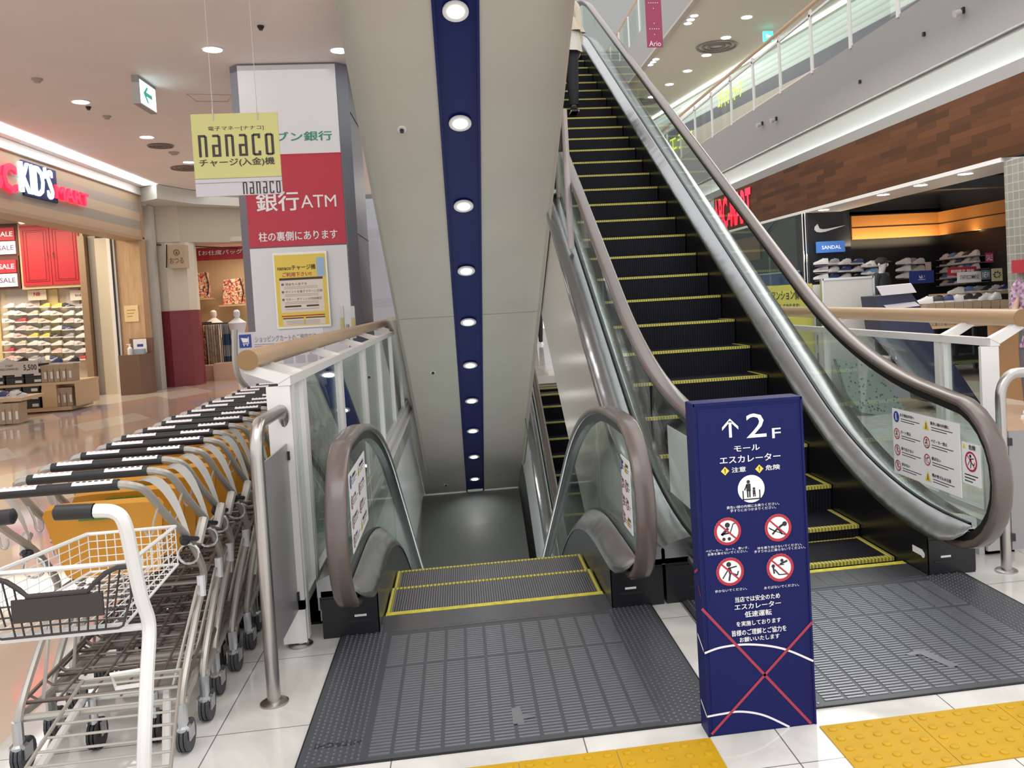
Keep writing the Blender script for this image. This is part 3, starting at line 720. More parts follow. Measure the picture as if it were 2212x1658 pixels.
# ------------------------------------------------------------------ glass railings with round wooden top rail
def railing(x, s, y0, y1, posts, zt, xo, zw, label):
    t = thing('glass_railing', label, 'railing', (x, y0, 0))
    for i, y in enumerate(posts):
        w_ = .15 if i == 0 else .05
        mb = MB()
        mb.box(x - (.075 if i == 0 else .022), x + (.02 if i == 0 else .022), y, y + .02, .02, zt - .031); mb.box(x - .0215, x + .0215, y + .045, y + .095, .02, zt - .031)
        PO = mb.build('post', postw, t)
        mb = MB(); o_ = x + xo   # sloping bracket up to the wooden rail
        pr = [(x - s * .0 - .025 * s, y, zt - .02), (x + .03 * s, y, zt + .01), (o_ + .025 * s, y, zw - .03), (o_ - .025 * s, y, zw - .05)]
        if xo * s > 0: pr = [(x + .025 * s, y, zt - .02), (x - .03 * s, y, zt + .01), (o_ - .025 * s, y, zw - .03), (o_ + .025 * s, y, zw - .05)]
        mb.prism([(a_, b_ - .006, c_) for a_, b_, c_ in pr], (0, .035, 0)); mb.build('bracket', postw, PO)
    mb = MB(); mb.box(x - .025, x + .025, y0 - .003, y1, zt - .03, zt + .008); mb.build('top_frame', postw, t)
    mb = MB(); mb.box(x - .02, x + .02, y0, y1, .16, .20); mb.build('bottom_frame', postw, t)
    P_ = list(posts) + [y1]
    for a, b in zip(P_[:-1], P_[1:]):
        mb = MB(); mb.box(x - .004, x + .004, a + .09, b - .01, .20, zt - .03); mb.build('glass_pane', glz2, t)
    mb = MB(); mb.cyl((x + xo, y0 - .02, zw), (x + xo, y1, zw), .043, 20); WR = mb.build('wooden_rail', wood, t, True)
    mb = MB(); mb.disc((x + xo, y0 - .02, zw), .043, -Y, .003, 20); mb.build('rail_end_cap', mat('end_grain', (.25, .14, .055), .5), WR)
    return t
railing(-.73, 1, 3.67, 14.0, [3.67, 3.96, 5.2, 6.5, 7.75, 9.1, 10.4, 11.7, 13.0], 1.13, -.135, 1.215, 'white framed glass railing with a round beech rail along the left side of the stairwell')
railing(2.61, 1, 3.94, 14.0, [3.94, 4.36, 5.9, 7.4, 8.9, 10.4, 11.9, 13.4], 1.07, .135, 1.172, 'white framed glass railing with a round beech rail right of the rising escalator')

# ------------------------------------------------------------------ shopping carts
label_tx = mat('label_paper', (.75, .73, .74), .45)
def grey_cart():
    """nesting trolley for baskets, handle toward the viewer; origin on the floor under the handle"""
    t = thing('shopping_cart', 'x', 'shopping cart', (0, 0, 0))
    hw = .235
    side = [(.245, .18, .105), (.245, .205, .20), (.245, .39, .37), (.245, .50, .455), (.245, .492, .53), (.244, .36, .66), (.242, .18, .78), (.234, .05, .885), (.205, .004, .915), (.175, 0, .920)]
    for s in (-1, 1):
        mb = MB(); mb.tube([Vector((s * a, b, c)) for a, b, c in smoothpath([(p[0], p[1], p[2]) for p in side], 4)], .0125, 8); mb.build('side_tube', tubeg, t, True)
    mb = MB(); mb.tube([(-.178, 0, .92), (.178, 0, .92)], .0165, 12); GR = mb.build('handle_grip', grip, t, True)
    for a, b in ((-.158, -.045), (.052, .165)):
        mb = MB(); n = 5
        R0 = [(x, -.0175 * math.sin(q), .92 + .0175 * math.cos(q)) for x in (a, b) for q in [(-.5 + 1.6 * i / n) for i in range(n + 1)]]
        mb.strip(R0[:n + 1], R0[n + 1:])
        for q in range(6): mb.slot(1 if a < 0 else 2).add([(a + .01 + q * .017, -.0178 * math.sin(.5), .9202 + .0178 * math.cos(.5)), (a + .02 + q * .017, -.0178 * math.sin(.5), .9202 + .0178 * math.cos(.5)), (a + .02 + q * .017, -.0178 * math.sin(.15), .9202 + .0178 * math.cos(.15)), (a + .01 + q * .017, -.0178 * math.sin(.15), .9202 + .0178 * math.cos(.15))], [(0, 1, 2, 3)])
        mb.build('handle_label', [label_tx, mat('label_pink', (.60, .36, .36), .5), blk], GR)
    # child seat back: orange plastic trapezoid with rounded corners
    def seat(h0, h1, w0, w1, y0, y1, th):
        out = []
        for a, b in ((-1, 0), (-1, .12), (-.94, .9), (-.86, .98), (-.6, 1), (.6, 1), (.86, .98), (.94, .9), (1, .12), (1, 0), (.9, -.04), (-.9, -.04)):
            wv = w0 + (w1 - w0) * b
            out.append(Vector((a * wv, y0 + (y1 - y0) * b, h0 + (h1 - h0) * b)))
        return out
    o = seat(.555, .80, .150, .205, .37, .31, .03)
    mb = MB(); mb.prism(o, (0, .022, .012)); SB = mb.build('seat_back', ambr, t)
    mb = MB(); mb.box(-.07, .06, .300, .304, .755, .782); mb.build('seat_sticker', mat('sticker_green', (.04, .16, .02), .5), SB)
    # printed side guards curving over the tubes at the right and left
    for s in (-1, 1):
        A = []; B = []
        for i in range(9):
            q = i / 8; yy = .02 + .33 * q; zz = .93 - .02 * q - .25 * q * q
            A.append((s * (.215 + .03 * q), yy + .02, zz - .012)); B.append((s * (.222 + .03 * q), yy + .03 + .032 * math.sin(math.pi * q), zz - .008 + .012 * math.sin(math.pi * q)))
        mb = MB(); mb.strip(A, B); mb.build('printed_guard', mat('guard_print', (.66, .64, .62), .4), t)
        mb = MB(); mb.tube([Vector((s * .275, .40, .60)) + Vector((.0, .045 * math.cos(q), .045 * math.sin(q))) if False else Vector((s * .247 + .034 * math.cos(q), .36, .60 + .034 * math.sin(q))) for q in [2 * math.pi * i / 16 for i in range(16)]], .0045, 6, True); mb.build('basket_ring', zinc, t, True)
        mb = MB(); mb.ball((s * .247, .33, .655), .018, .018, .018, 8, 6); mb.tube([(s * .245, .30, .67), (s * .28, .36, .65)], .008, 6); mb.build('hinge_clamp', darkg, t, True)
        mb = MB(); mb.tube([(s * .275, .37, .63), (s * .285, .40, .685), (s * .285, .42, .70)], .017, 8); mb.build('pivot_knob', tubeg, t, True)
        # hook
        mb = MB(); mb.tube(smoothpath([(s * .243, .12, .82), (s * .225, .12, .77), (s * .222, .12, .74), (s * .21, .12, .728), (s * .20, .12, .74), (s * .20, .12, .758)], 3), .004, 6); mb.build('bag_hook', tubeg, t, True)
        # rear castor
        mb = MB(); mb.cyl((s * .247, .18, .085), (s * .247, .18, .165), .017, 10); mb.lathe([(.025, .078), (.027, .088), (.018, .094)], (s * .247, .18, 0), 12)
        mb.box(s * .247 - .024, s * .247 - .019, .165, .215, .045, .088); mb.box(s * .247 + .019, s * .247 + .024, .165, .215, .045, .088); CF_ = mb.build('castor_fork', zinc, t)
        wh = MB()
        for k in range(3): wh.cyl((s * .247 - .017 + k * .0125, .20, .052), (s * .247 - .008 + k * .0125, .20, .052), .052, 16)
        wh.cyl((s * .247 - .016, .20, .052), (s * .247 + .016, .20, .052), .045, 12); wh.build('castor_wheel', tyre, CF_)
        mb = MB(); mb.cyl((s * .175, .88, .085), (s * .175, .88, .16), .014, 8); mb.box(s * .175 - .022, s * .175 - .018, .86, .90, .045, .088); mb.box(s * .175 + .018, s * .175 + .022, .86, .90, .045, .088); CF_ = mb.build('castor_fork', tubeg, t)
        wh = MB()
        for k in range(3): wh.cyl((s * .175 - .016 + k * .012, .88, .050), (s * .175 - .008 + k * .012, .88, .050), .050, 14)
        wh.cyl((s * .175 - .015, .88, .05), (s * .175 + .015, .88, .05), .043, 10); wh.build('castor_wheel', mat('black_tyre', (.012, .012, .013), .5), CF_)
    # lower and upper basket racks made of bars
    def rack(z0, z1, y0, y1, w0, w1, m, nm, bars=7):
        mb = MB()
        mb.tube([(-w0, y0, z0), (w0, y0, z0), (w1, y1, z1), (-w1, y1, z1)], .008, 6, True)
        for i in range(bars):
            q = (i + .5) / bars; z = z0 + (z1 - z0) * q; y = y0 + (y1 - y0) * q; wq = w0 + (w1 - w0) * q
            mb.tube([(-wq, y, z), (-wq * .9, y, z - .018), (wq * .9, y, z - .018), (wq, y, z)], .0045, 5)
        for q in (-.6, -.2, .2, .6): mb.tube([(w0 * q, y0, z0 - .01), (w1 * q, y1, z1 - .01)], .0045, 5)
        mb.build(nm, m, t, True)
    rack(.205, .30, .22, .90, .25, .18, wireb, 'lower_rack', 8)
    rack(.47, .50, .47, .98, .25, .19, wireb, 'upper_rack', 6)
    mb = MB(); mb.tube([(-.262, .20, .165), (.262, .20, .165)], .013, 8); mb.tube([(-.25, .21, .17), (-.175, .88, .17), (.175, .88, .17), (.25, .21, .17)], .012, 8); mb.build('base_frame', tubeg, t, True)
    for s in (-1, 1):
        mb = MB(); mb.tube([(s * .20, .25, .19), (s * .24, .45, .46)], .006, 6); mb.build('rack_stay', tubeg, t, True)
        mb = MB(); mb.tube([(s * .175, .88, .17), (s * .19, .95, .50)], .008, 6); mb.build('rack_stay', tubeg, t, True)
    mb = MB(); mb.tube([(.247, .47, .49), (.249, .46, .42)], .0145, 8); mb.build('side_clip', mat('clip_white', (.62, .62, .64), .3), t, True)
    return t
cart = grey_cart()
NC = 17
for k in range(NC):
    c = cart if k == 0 else copy_tree(cart)
    lab = ('grey nesting shopping cart, first of the long row, right behind the white basket cart' if k == 0 else
           'grey nesting shopping cart, last of the row by the cart notice board' if k == NC - 1 else
           f'grey nesting shopping cart with orange seat back, {ordn(k)} in the row counted from the viewer')
    put(c, (-1.207 + .012 * math.sin(k * 2.1), 2.69 + k * .207, 0), R_(.8 * math.sin(k * 1.7)), lab, 'nested grey shopping carts')

# the white wire cart in front
t = thing('shopping_cart', 'small white wire shopping cart with a dark brown basket gate, nearest the viewer', 'shopping cart', (-1.05, 2.10, 0))
W = lambda px, py, y: at(px, py, 'y', y)
YW = 2.02
rt = [W(205, 1103, YW), W(245, 1105, YW), W(268, 1128, YW), W(285, 1200, YW + .02), W(305, 1290, YW + .05), W(322, 1350, YW + .07), W(318, 1450, YW + .04), W(312, 1600, YW), W(309, 1740, YW), W(309, 1770, YW)]
mb = MB(); mb.tube(smoothpath(rt, 5), .0155, 10); mb.build('side_tube', tubew, t, True)
XM = -.952
mx_ = lambda p: Vector((2 * XM - p.x, p.y, p.z))
mb = MB(); mb.tube(smoothpath([mx_(p) for p in rt], 5), .0155, 10); mb.build('side_tube', tubew, t, True)
for a, b in ((W(116, 1107, YW), W(203, 1103, YW)),):
    mb = MB(); mb.tube([a, a + (b - a) * .06, b], [.010, .0175, .0175], 12); mb.build('handle_grip', grip, t, True)
    mb = MB(); mb.tube([mx_(a), mx_(a + (b - a) * .06), mx_(b)], [.010, .0175, .0175], 12); mb.build('handle_grip', grip, t, True)
xr = rt[4].x + .0; xl = 2 * XM - xr
zt, zb = W(200, 1232, YW + .06).z, W(200, 1362, YW + .06).z
yb = YW + .06
mb = MB()   # wire basket going away from the viewer
def wirebox(ya, yb_, z0a, z1a, z0b, z1b, wa, wb, cx_, nx, ny, nz, r=.0022):
    A = lambda u_, v_, q: Vector((cx_ + (u_ * 2 - 1) * (wa + (wb - wa) * q), ya + (yb_ - ya) * q, (z0a + (z0b - z0a) * q) * (1 - v_) + (z1a + (z1b - z1a) * q) * v_))
    for i in range(nx + 1): mb.tube([A(i / nx, 1, 1), A(i / nx, 0, 1), A(i / nx, 0, 0)], r, 4)
    for i in range(ny + 1):
        q = i / ny; mb.tube([A(0, 1, q), A(0, 0, q), A(1, 0, q), A(1, 1, q)], r, 4)
    for i in range(nz):
        v_ = i / nz; mb.tube([A(0, v_, 0), A(0, v_, 1), A(1, v_, 1), A(1, v_, 0)], r, 4)
    mb.tube([A(0, 1, 0), A(0, 1, 1), A(1, 1, 1), A(1, 1, 0)], .0055, 6)
    mb.tube([A(0, 0, 0), A(0, 0, 1), A(1, 0, 1), A(1, 0, 0)], .004, 6, True)
wirebox(yb, yb + .50, zb + .01, zt, zb - .0, zt - .03, .160, .118, XM - .01, 10, 10, 5, .0016)
mb.build('wire_basket', tubew, t, True)
# brown plastic rear gate
mb = MB(); gp = [(1, 1), (.82, 1), (.66, .93), (.5, .78), (.40, .66), (-.40, .66), (-.5, .78), (-.66, .93), (-.82, 1), (-1, 1)]
GX = lambda a: XM + .012 + a * .160
GZ = lambda b: zb + .005 + (zt - zb) * b
def top_at(a):
    a = abs(a)
    return .66 if a < .40 else .66 + (a - .4) / .42 * .34 if a < .82 else 1
yg = yb - .012
mb.tube([(GX(a), yg, GZ(b)) for a, b in gp], .006, 8)
mb.tube([(GX(1), yg, GZ(1)), (GX(.98), yg, GZ(.5)), (GX(.84), yg, GZ(.03)), (GX(.78), yg, GZ(0)), (GX(-.78), yg, GZ(0)), (GX(-.84), yg, GZ(.03)), (GX(-.98), yg, GZ(.5)), (GX(-1), yg, GZ(1))], .0032, 6)
for i in range(1, 14):
    a = -1 + i / 7; b0 = 0 if abs(a) < .8 else .4
    mb.tube([(GX(a), yg, GZ(top_at(a))), (GX(a * .84), yg, GZ(b0 * .5))], .0022, 5)
for b in (.16, .34, .52): mb.tube([(GX(-.86 - .10 * b), yg, GZ(b)), (GX(.86 + .10 * b), yg, GZ(b))], .0022, 5)
mb.box(GX(-.62), GX(.60), yg - .003, yg + .003, GZ(.24), GZ(.62))
mb.build('rear_gate', plast, t, True)
mb = MB(); mb.tube([(xl, yb, zt + .012), (xr, yb, zt + .012)], .006, 8); mb.tube([(xl, yb + .02, zb - .008), (xr, yb + .02, zb - .008)], .0085, 8); mb.build('cross_bar', tubew, t, True)
# lower rack, base and castors of the white cart
zr = W(200, 1530, 2.3).z
mb = MB()
Lr = [(-1.20, 2.25, .215), (-.80, 2.25, .215), (-.93, 2.80, .30), (-1.22, 2.80, .30)]
mb.tube(Lr, .0065, 6, True)
for i in range(9):
    q = (i + .5) / 9; mb.tube([(-1.20 - .02 * q, 2.25 + .55 * q, .215 + .085 * q), (-.80 - .13 * q, 2.25 + .55 * q, .215 + .085 * q)], .004, 5)
mb.tube([(-1.18, 2.22, .24), (-1.10, 2.22, .13), (-.90, 2.28, .20)], .005, 6); mb.tube([(-.84, 2.22, .25), (-.87, 2.22, .15)], .005, 6)
mb.build('lower_rack', tubeg, t, True)
mb = MB(); mb.tube([(-1.16, 2.10, .19), (-.76, 2.10, .19), (-1.04, 2.98, .17), (-1.30, 2.98, .17)], .013, 8, True); mb.build('base_frame', tubew, t, True)
for (x, y, r_) in ((-1.268, 2.98, .05), (-1.076, 2.98, .05), (-.742, 2.03, .055), (-1.162, 2.03, .055)):
    mb = MB(); mb.cyl((x, y - .015, .09), (x, y - .015, .18), .014, 10); mb.box(x - .023, x - .019, y - .02, y + .02, .045, .092); mb.box(x + .019, x + .023, y - .02, y + .02, .045, .092); CF_ = mb.build('castor_fork', zinc, t)
    mb = MB()
    for k in range(3): mb.cyl((x - .016 + k * .012, y, r_), (x - .008 + k * .012, y, r_), r_, 16)
    mb.cyl((x - .015, y, r_), (x + .015, y, r_), r_ - .007, 12); mb.build('castor_wheel', mat('black_tyre', (.012, .012, .013), .5), CF_)
mb = MB(); c = W(278, 1470, 2.2); mb.tube([c + Vector((-.04, 0, .02)), c + Vector((.05, 0, .025)), c + Vector((.045, 0, -.012)), c + Vector((-.03, 0, -.015))], .006, 6, True); mb.build('coin_lock', tubew, t, True)
# ------------------------------------------------------------------ left aisle: pillar, signs, ceiling fittings
pil = mat('pillar_grey', (.20, .205, .25), .4, .2)
pilw = mat('pillar_white', (.74, .75, .78), .4)
t = thing('advertising_pillar', 'square pillar behind the carts wrapped in white and red bank ATM advertising', 'pillar', (-1.62, 9.9, 0))
x0, x1, y0, y1 = -2.22, -1.02, 9.40, 10.6
mb = MB(); mb.prism([(x0, y0 + .10, 0), (x0 + .10, y0, 0), (x1 - .10, y0, 0), (x1, y0 + .10, 0), (x1, y1, 0), (x0, y1, 0)], (0, 0, 4.0)); mb.build('column_shaft', pil, t)
zr1 = at(730, 329, 'y', 9.39).z; zr0 = at(740, 526, 'y', 9.39).z; zb1 = at(595, 792, 'y', 9.39).z
mb = MB(); mb.slot(0).box(-2.12, -1.13, 9.385, 9.40, zr1, 3.98); mb.slot(1).box(-2.12, -1.13, 9.385, 9.40, zr0, zr1 - .012); mb.slot(0).box(-2.12, -1.13, 9.385, 9.40, zb1, zr0 - .012); mb.slot(1).box(-2.12, -1.13, 9.385, 9.40, .05, zb1)
mb.box(-2.125, -1.125, 9.383, 9.40, zr1 - .012, zr1); mb.build('advert_wrap', [pilw, mat('wrap_red', (.50, .022, .05), .4)], t)
mb = MB(); ftext(mb, 'セブン銀行', 561, 283, 718, 306, 9.384, .03); mb.slot(1); ftext(mb, '銀行', 552, 414, 647, 456, 9.384, .05); ftext(mb, 'AT', 649, 421, 700, 448, 9.384, .0); ftext(mb, 'M', 701, 421, 727, 446, 9.384, 0)
ftext(mb, '柱の裏側にあります', 558, 497, 730, 520, 9.384, .03); mb.build('lettering', [grn, wht], t)
for k in range(3):
    mb = MB(); mb.box(-1.021, -1.012, 9.52, 10.6, 1.3 * k + .9, 1.3 * k + .906); mb.build('panel_joint', darkg, t)
# framed poster on the pillar
t = thing('poster', 'yellow framed poster with brown and white instructions hanging on the pillar', 'poster', (-1.66, 9.36, 1.3))
a, b = at(588, 547, 'y', 9.36), at(716, 704, 'y', 9.36)
mb = MB(); mb.box(a.x, b.x, 9.35, 9.385, b.z, a.z); mb.build('frame', mat('frame_silver', (.62, .60, .55), .3, .6), t)
mb = MB(); W_, H_ = b.x - a.x, a.z - b.z
F = lambda u0, v0, u1, v1, k, l=.0: mb.slot(k).box(a.x + u0 * W_, a.x + u1 * W_, 9.347 - l, 9.350, a.z - v1 * H_, a.z - v0 * H_)
F(.03, .03, .97, .97, 0); F(.10, .36, .90, .79, 1, .001); F(.10, .335, .90, .365, 2, .0015); F(.80, .08, .95, .33, 3, .001)
F(.10, .83, .90, .845, 4, .001); F(.12, .875, .5, .96, 1, .001); F(.54, .875, .9, .96, 1, .001); F(.12, .86, .5, .875, 2, .0015); F(.54, .86, .9, .875, 2, .0015)
F(.17, .70, .47, .722, 2, .002); F(.57, .70, .80, .722, 2, .002)
def pt(s, u0, v0, u1, v1, k, off=0):
    c = Vector((a.x + (u0 + u1) / 2 * W_, 9.3465, a.z - (v0 + v1) / 2 * H_)); mb.slot(k).text(s, c, (u1 - u0) * W_, (v1 - v0) * H_, X, Z, off)
pt('nanacoチャージ機', .08, .165, .78, .235, 2, .02); pt('ご利用下さい!!', .16, .26, .70, .32, 4, .03); pt('➊ 現金を入金する', .13, .40, .60, .435, 2); pt('➋ ポイントを電子マネーに交換', .13, .50, .88, .535, 2); pt('➌ マネー・ポイントの残高確認', .13, .60, .86, .635, 2)
for v_ in (.45, .47, .55, .57, .65, .67, .745, .90, .92, .94): F(.18, v_, .80, v_ + .008, 5, .0015)
mb.build('print', [mat('poster_yellow', (.80, .60, .08), .4), mat('poster_cream', (.78, .70, .62), .5), mat('poster_dark', (.05, .03, .02), .5), mat('poster_blue', (.35, .50, .70), .5), redp, mat('poster_grey', (.45, .38, .33), .5)], t)
# hanging double sign
t = thing('hanging_sign', 'yellow and pale lilac sign hanging on two wires above the cart row', 'sign', (-1.33, 5.8, 2.1))
ys_ = 5.8
a, b = at(411, 247, 'y', ys_), at(611, 418, 'y', ys_)
zm = at(420, 388, 'y', ys_).z
mb = MB(); mb.slot(0).box(a.x, b.x, ys_, ys_ + .008, zm, a.z); mb.slot(1).box(a.x, b.x, ys_, ys_ + .008, b.z, zm - .0); mb.slot(2).box(a.x, b.x, ys_ - .001, ys_, zm, zm + .004); mb.box(a.x, b.x, ys_ - .001, ys_, zm - .028, zm - .024)
mb.build('board', [mat('board_yellow', (.56, .54, .20), .45), mat('board_lilac', (.56, .52, .56), .45), mat('board_line', (.25, .25, .15), .5)], t)
mb = MB(); ftext(mb, '電子マネー[ナナコ]', 449, 271, 570, 283, ys_, .0); ftext(mb, 'チャージ(入金)機', 430, 340, 594, 361, ys_, .02)
# condensed nanaco lettering
def nan(x0, y0, x1, y1):
    A, B = at(x0, y0, 'y', ys_ - .0015), at(x1, y1, 'y', ys_ - .0015); n = 6; gw = (B.x - A.x) / n; h = A.z - B.z; w_ = gw * .66; s_ = gw * .20
    for i, ch in enumerate('nanaco'):
        ox = A.x + i * gw; oz = B.z
        def r(u0, v0, u1, v1): mb.add([(ox + u0 * w_, ys_ - .0015, oz + v0 * h), (ox + u1 * w_, ys_ - .0015, oz + v0 * h), (ox + u1 * w_, ys_ - .0015, oz + v1 * h), (ox + u0 * w_, ys_ - .0015, oz + v1 * h)], [(0, 1, 2, 3)])
        q = s_ / w_; p = s_ / h * .9
        if ch == 'n': r(0, 0, q, 1); r(q, 1 - p, 1 - q / 2, 1); r(1 - q, 0, 1, 1 - p * .6)
        elif ch == 'a': r(.1, 1 - p, 1 - q / 2, 1); r(1 - q, 0, 1, 1 - p * .6); r(0, 0, q, .55); r(q, 0, 1 - q, p); r(q, .55 - p, 1 - q, .55)
        elif ch == 'c': r(0, p * .4, q, 1 - p * .4); r(q * .6, 1 - p, 1, 1); r(q * .6, 0, 1, p); r(1 - q, .78, 1, 1 - p); r(1 - q, p, 1, .22)
        else: r(0, p * .4, q, 1 - p * .4); r(1 - q, p * .4, 1, 1 - p * .4); r(q * .6, 1 - p, 1 - q * .6, 1); r(q * .6, 0, 1 - q * .6, p)
nan(427, 292, 603, 334); mb.build('lettering', mat('sign_black', (.03, .02, .02), .5), t); mb = MB(); nan(524, 393, 612, 416)
mb.build('lettering', mat('sign_black', (.03, .02, .02), .5), t)
for px in (459, 555):
    p = at(px, 240, 'y', ys_)
    mb = MB(); mb.tube([(p.x, ys_ + .004, a.z - .03), (p.x, ys_ + .004, a.z + .05), (p.x, ys_ + .004, 4.0)], [.0045, .0022, .0022], 5); mb.tube([(p.x, ys_ - .002, a.z - .045), (p.x, ys_ - .004, a.z + .03)], .004, 5); mb.build('wire', mat('wire', (.55, .52, .5), .4), t)
# cart notice board at the far end of the carts
yn = 6.75
t = thing('notice_board', 'pale notice board with a blue cart symbol at the far end of the cart row', 'sign', (-1.5, yn, 0))
a, b = at(508, 719, 'y', yn), at(706, 830, 'y', yn)
mb = MB(); mb.box(a.x, b.x, yn, yn + .02, b.z, a.z); mb.build('board', mat('board_grey', (.60, .58, .60), .45), t)
mb = MB(); ftext(mb, 'ショッピングカートのご使用方法', 550, 721, 684, 737, yn, .0); A = at(516, 723, 'y', yn); B = at(544, 750, 'y', yn)
mb.slot(1).box(A.x, B.x, yn - .002, yn, B.z, A.z); c = (A + B) / 2; s_ = B.x - A.x
mb.slot(2).prism([(c.x - .36 * s_, yn - .003, c.z + .30 * s_), (c.x + .26 * s_, yn - .003, c.z + .22 * s_), (c.x + .20 * s_, yn - .003, c.z - .12 * s_), (c.x - .22 * s_, yn - .003, c.z - .12 * s_)], (0, .001, 0)); mb.box(c.x - .22 * s_, c.x + .30 * s_, yn - .003, yn - .002, c.z - .27 * s_, c.z - .20 * s_); mb.box(c.x + .24 * s_, c.x + .30 * s_, yn - .003, yn - .002, c.z - .25 * s_, c.z + .36 * s_)
for q in (-.12, .16): mb.disc((c.x + q * s_, yn - .002, c.z - .36 * s_), .055 * s_, -Y, .001, 10)
mb.slot(0)
for i in range(3): A = at(550, 744 + i * 4, 'y', yn); B = at(650 - i * 20, 745.2 + i * 4, 'y', yn); mb.box(A.x, B.x, yn - .002, yn, A.z - .003, A.z)
for i in range(4):
    A = at(612 + i * 26, 764 - i * 1.6, 'y', yn); mb.slot(3).box(A.x, A.x + .07, yn - .002, yn, A.z - .075, A.z - .015); mb.slot(0).box(A.x + .02, A.x + .03, yn - .003, yn, A.z - .01, A.z)
mb.build('print', [mat('board_ink', (.16, .15, .2), .5), bluep, wht, mat('board_draw', (.42, .40, .46), .5)], t)
for x in (a.x + .05, b.x - .05):
    mb = MB(); mb.cyl((x, yn + .035, 0), (x, yn + .035, b.z + .3), .015, 8); mb.build('leg', tubeg, t)
t = thing('cart_stop_rail', 'bent grey tube stop at the left end of the notice board beyond the last cart', 'rail', (-1.62, 6.6, 0))
mb = MB(); mb.tube(smoothpath([at(507, 712, 'y', 6.6), at(507, 745, 'y', 6.6), at(509, 790, 'y', 6.6), at(518, 818, 'y', 6.62), at(534, 838, 'y', 6.7), at(545, 860, 'y', 6.8), at(548, 900, 'y', 6.85)], 4), .022, 8); mb.build('bent_tube', tubeg, t, True)
# blue bin seen through the railing glass
t = thing('collection_bin', 'blue box standing behind the glass railing at the foot of the pillar', 'box', (-1.38, 7.8, 0))
mb = MB(); mb.box(-1.70, -1.02, 7.9, 8.4, 0, .88); mb.build('bin_body', mat('bin_blue', (.05, .10, .26), .35), t)
mb = MB(); mb.box(-1.72, -1.0, 7.88, 8.42, .88, .93); mb.build('bin_lid', mat('bin_lid', (.22, .28, .40), .35), t)
mb = MB(); mb.box(-1.55, -1.2, 7.895, 7.90, .3, .66); mb.build('bin_label', mat('label_blue', (.30, .42, .60), .4), t)
t = thing('leaflet_stand', 'narrow silver leaflet stand with yellow leaflets right of the pillar poster', 'stand', (-1.1, 9.0, 0))
for i, px in enumerate((739, 763)):
    A = at(px - 7, 661, 'y', 9.0); B = at(px + 7, 730, 'y', 9.0)
    mb = MB(); mb.slot(0).box(A.x, B.x, 9.0, 9.03, B.z, A.z); mb.slot(1).box(A.x + .008, B.x - .008, 8.99, 9.0, B.z + .05, A.z - .12); mb.build('leaflet_rack', [mat('rack_silver', (.50, .50, .48), .3, .4), mat('leaflet_yellow', (.55, .47, .15), .5)], t)
mb = MB(); p = at(750, 700, 'y', 9.0); mb.cyl((p.x, 9.03, 0), (p.x, 9.03, p.z), .015, 8); mb.lathe([(.16, 0), (.16, .012), (.03, .02)], (p.x, 9.03, 0), 16); mb.build('stand_pole', hoopm, t)

# ceiling fittings of the low ceiling
def ceil_lamp():
    t = thing('ceiling_downlight', 'x', 'ceiling light')
    mb = MB(); mb.lathe([(.105, 0), (.105, -.006), (.088, -.010), (.085, -.004)], (0, 0, 0), 24); mb.build('trim_ring', white, t, True)
    mb = MB(); mb.disc((0, 0, -.0105), .088, -Z, .002, 24); mb.build('lens', lampm, t)
    return t
cl = ceil_lamp(); used = False
for px, py, lab in ((459, 107, 'round ceiling downlight above the hanging yellow sign'), (734, 109, 'round ceiling downlight beside the top right corner of the pillar'), (174, 220, 'round ceiling downlight left of the green arrow sign'), (317, 296, 'round ceiling downlight left of the yellow hanging sign'), (408, 350, 'round ceiling downlight half hidden behind the yellow hanging sign')):
    o = copy_tree(cl) if used else cl; used = True
    p = at(px, py, 'z', 3.993); put(o, (p.x, p.y, 3.999), 0, lab, 'downlights in the low ceiling')
for px, py, r_, nm, lab, cat in ((80, 172, .055, 'smoke_detector', 'small cream smoke detector on the ceiling at the far left', 'smoke detector'), (231, 252, .05, 'smoke_detector', 'flat round ceiling detector between two downlights, left of centre', 'smoke detector'), (347, 315, .17, 'ceiling_vent', 'round dark ceiling vent nearer of the two by the yellow sign', 'vent'), (405, 363, .26, 'ceiling_vent', 'larger round ceiling vent behind the yellow sign', 'vent'), (376, 330, .08, 'ceiling_speaker', 'small round ceiling speaker left of the yellow sign', 'speaker'), (563, 58, .03, 'smoke_detector', 'tiny black ceiling sensor above the pillar', 'sensor'), (191, 232, .03, 'sprinkler_head', 'tiny sprinkler head just right of the left downlight', 'sprinkler')):
    p = at(px, py, 'z', 3.99); mb = MB()
    if nm == 'ceiling_vent':
        for q in (1, .72, .42): mb.tube([(p.x + r_ * q * math.cos(a_), p.y + r_ * q * math.sin(a_), 3.985) for a_ in [i * math.pi / 10 for i in range(20)]], .014, 6, True)
        o = mb.build(nm, mat('vent_dark', (.22, .19, .18), .5), None)
    else:
        mb.lathe([(r_, 0), (r_, -.012), (r_ * .6, -.03), (r_ * .55, -.04)], (p.x, p.y, 3.999), 16); o = mb.build(nm, mat('detector_cream', (.42, .36, .32), .5) if r_ > .035 else darkg, None)
    tag(o, lab, cat)
mb = MB(); A = [at(403, 203, 'z', 3.998), at(500, 205, 'z', 3.998), at(492, 219, 'z', 3.998), at(425, 219, 'z', 3.998)]
mb.tube(A, .004, 4, True); tag(mb.build('access_hatch', mat('joint_grey', (.38, .34, .32), .6), None), 'thin outlined access hatch in the ceiling left of the pillar', 'hatch')
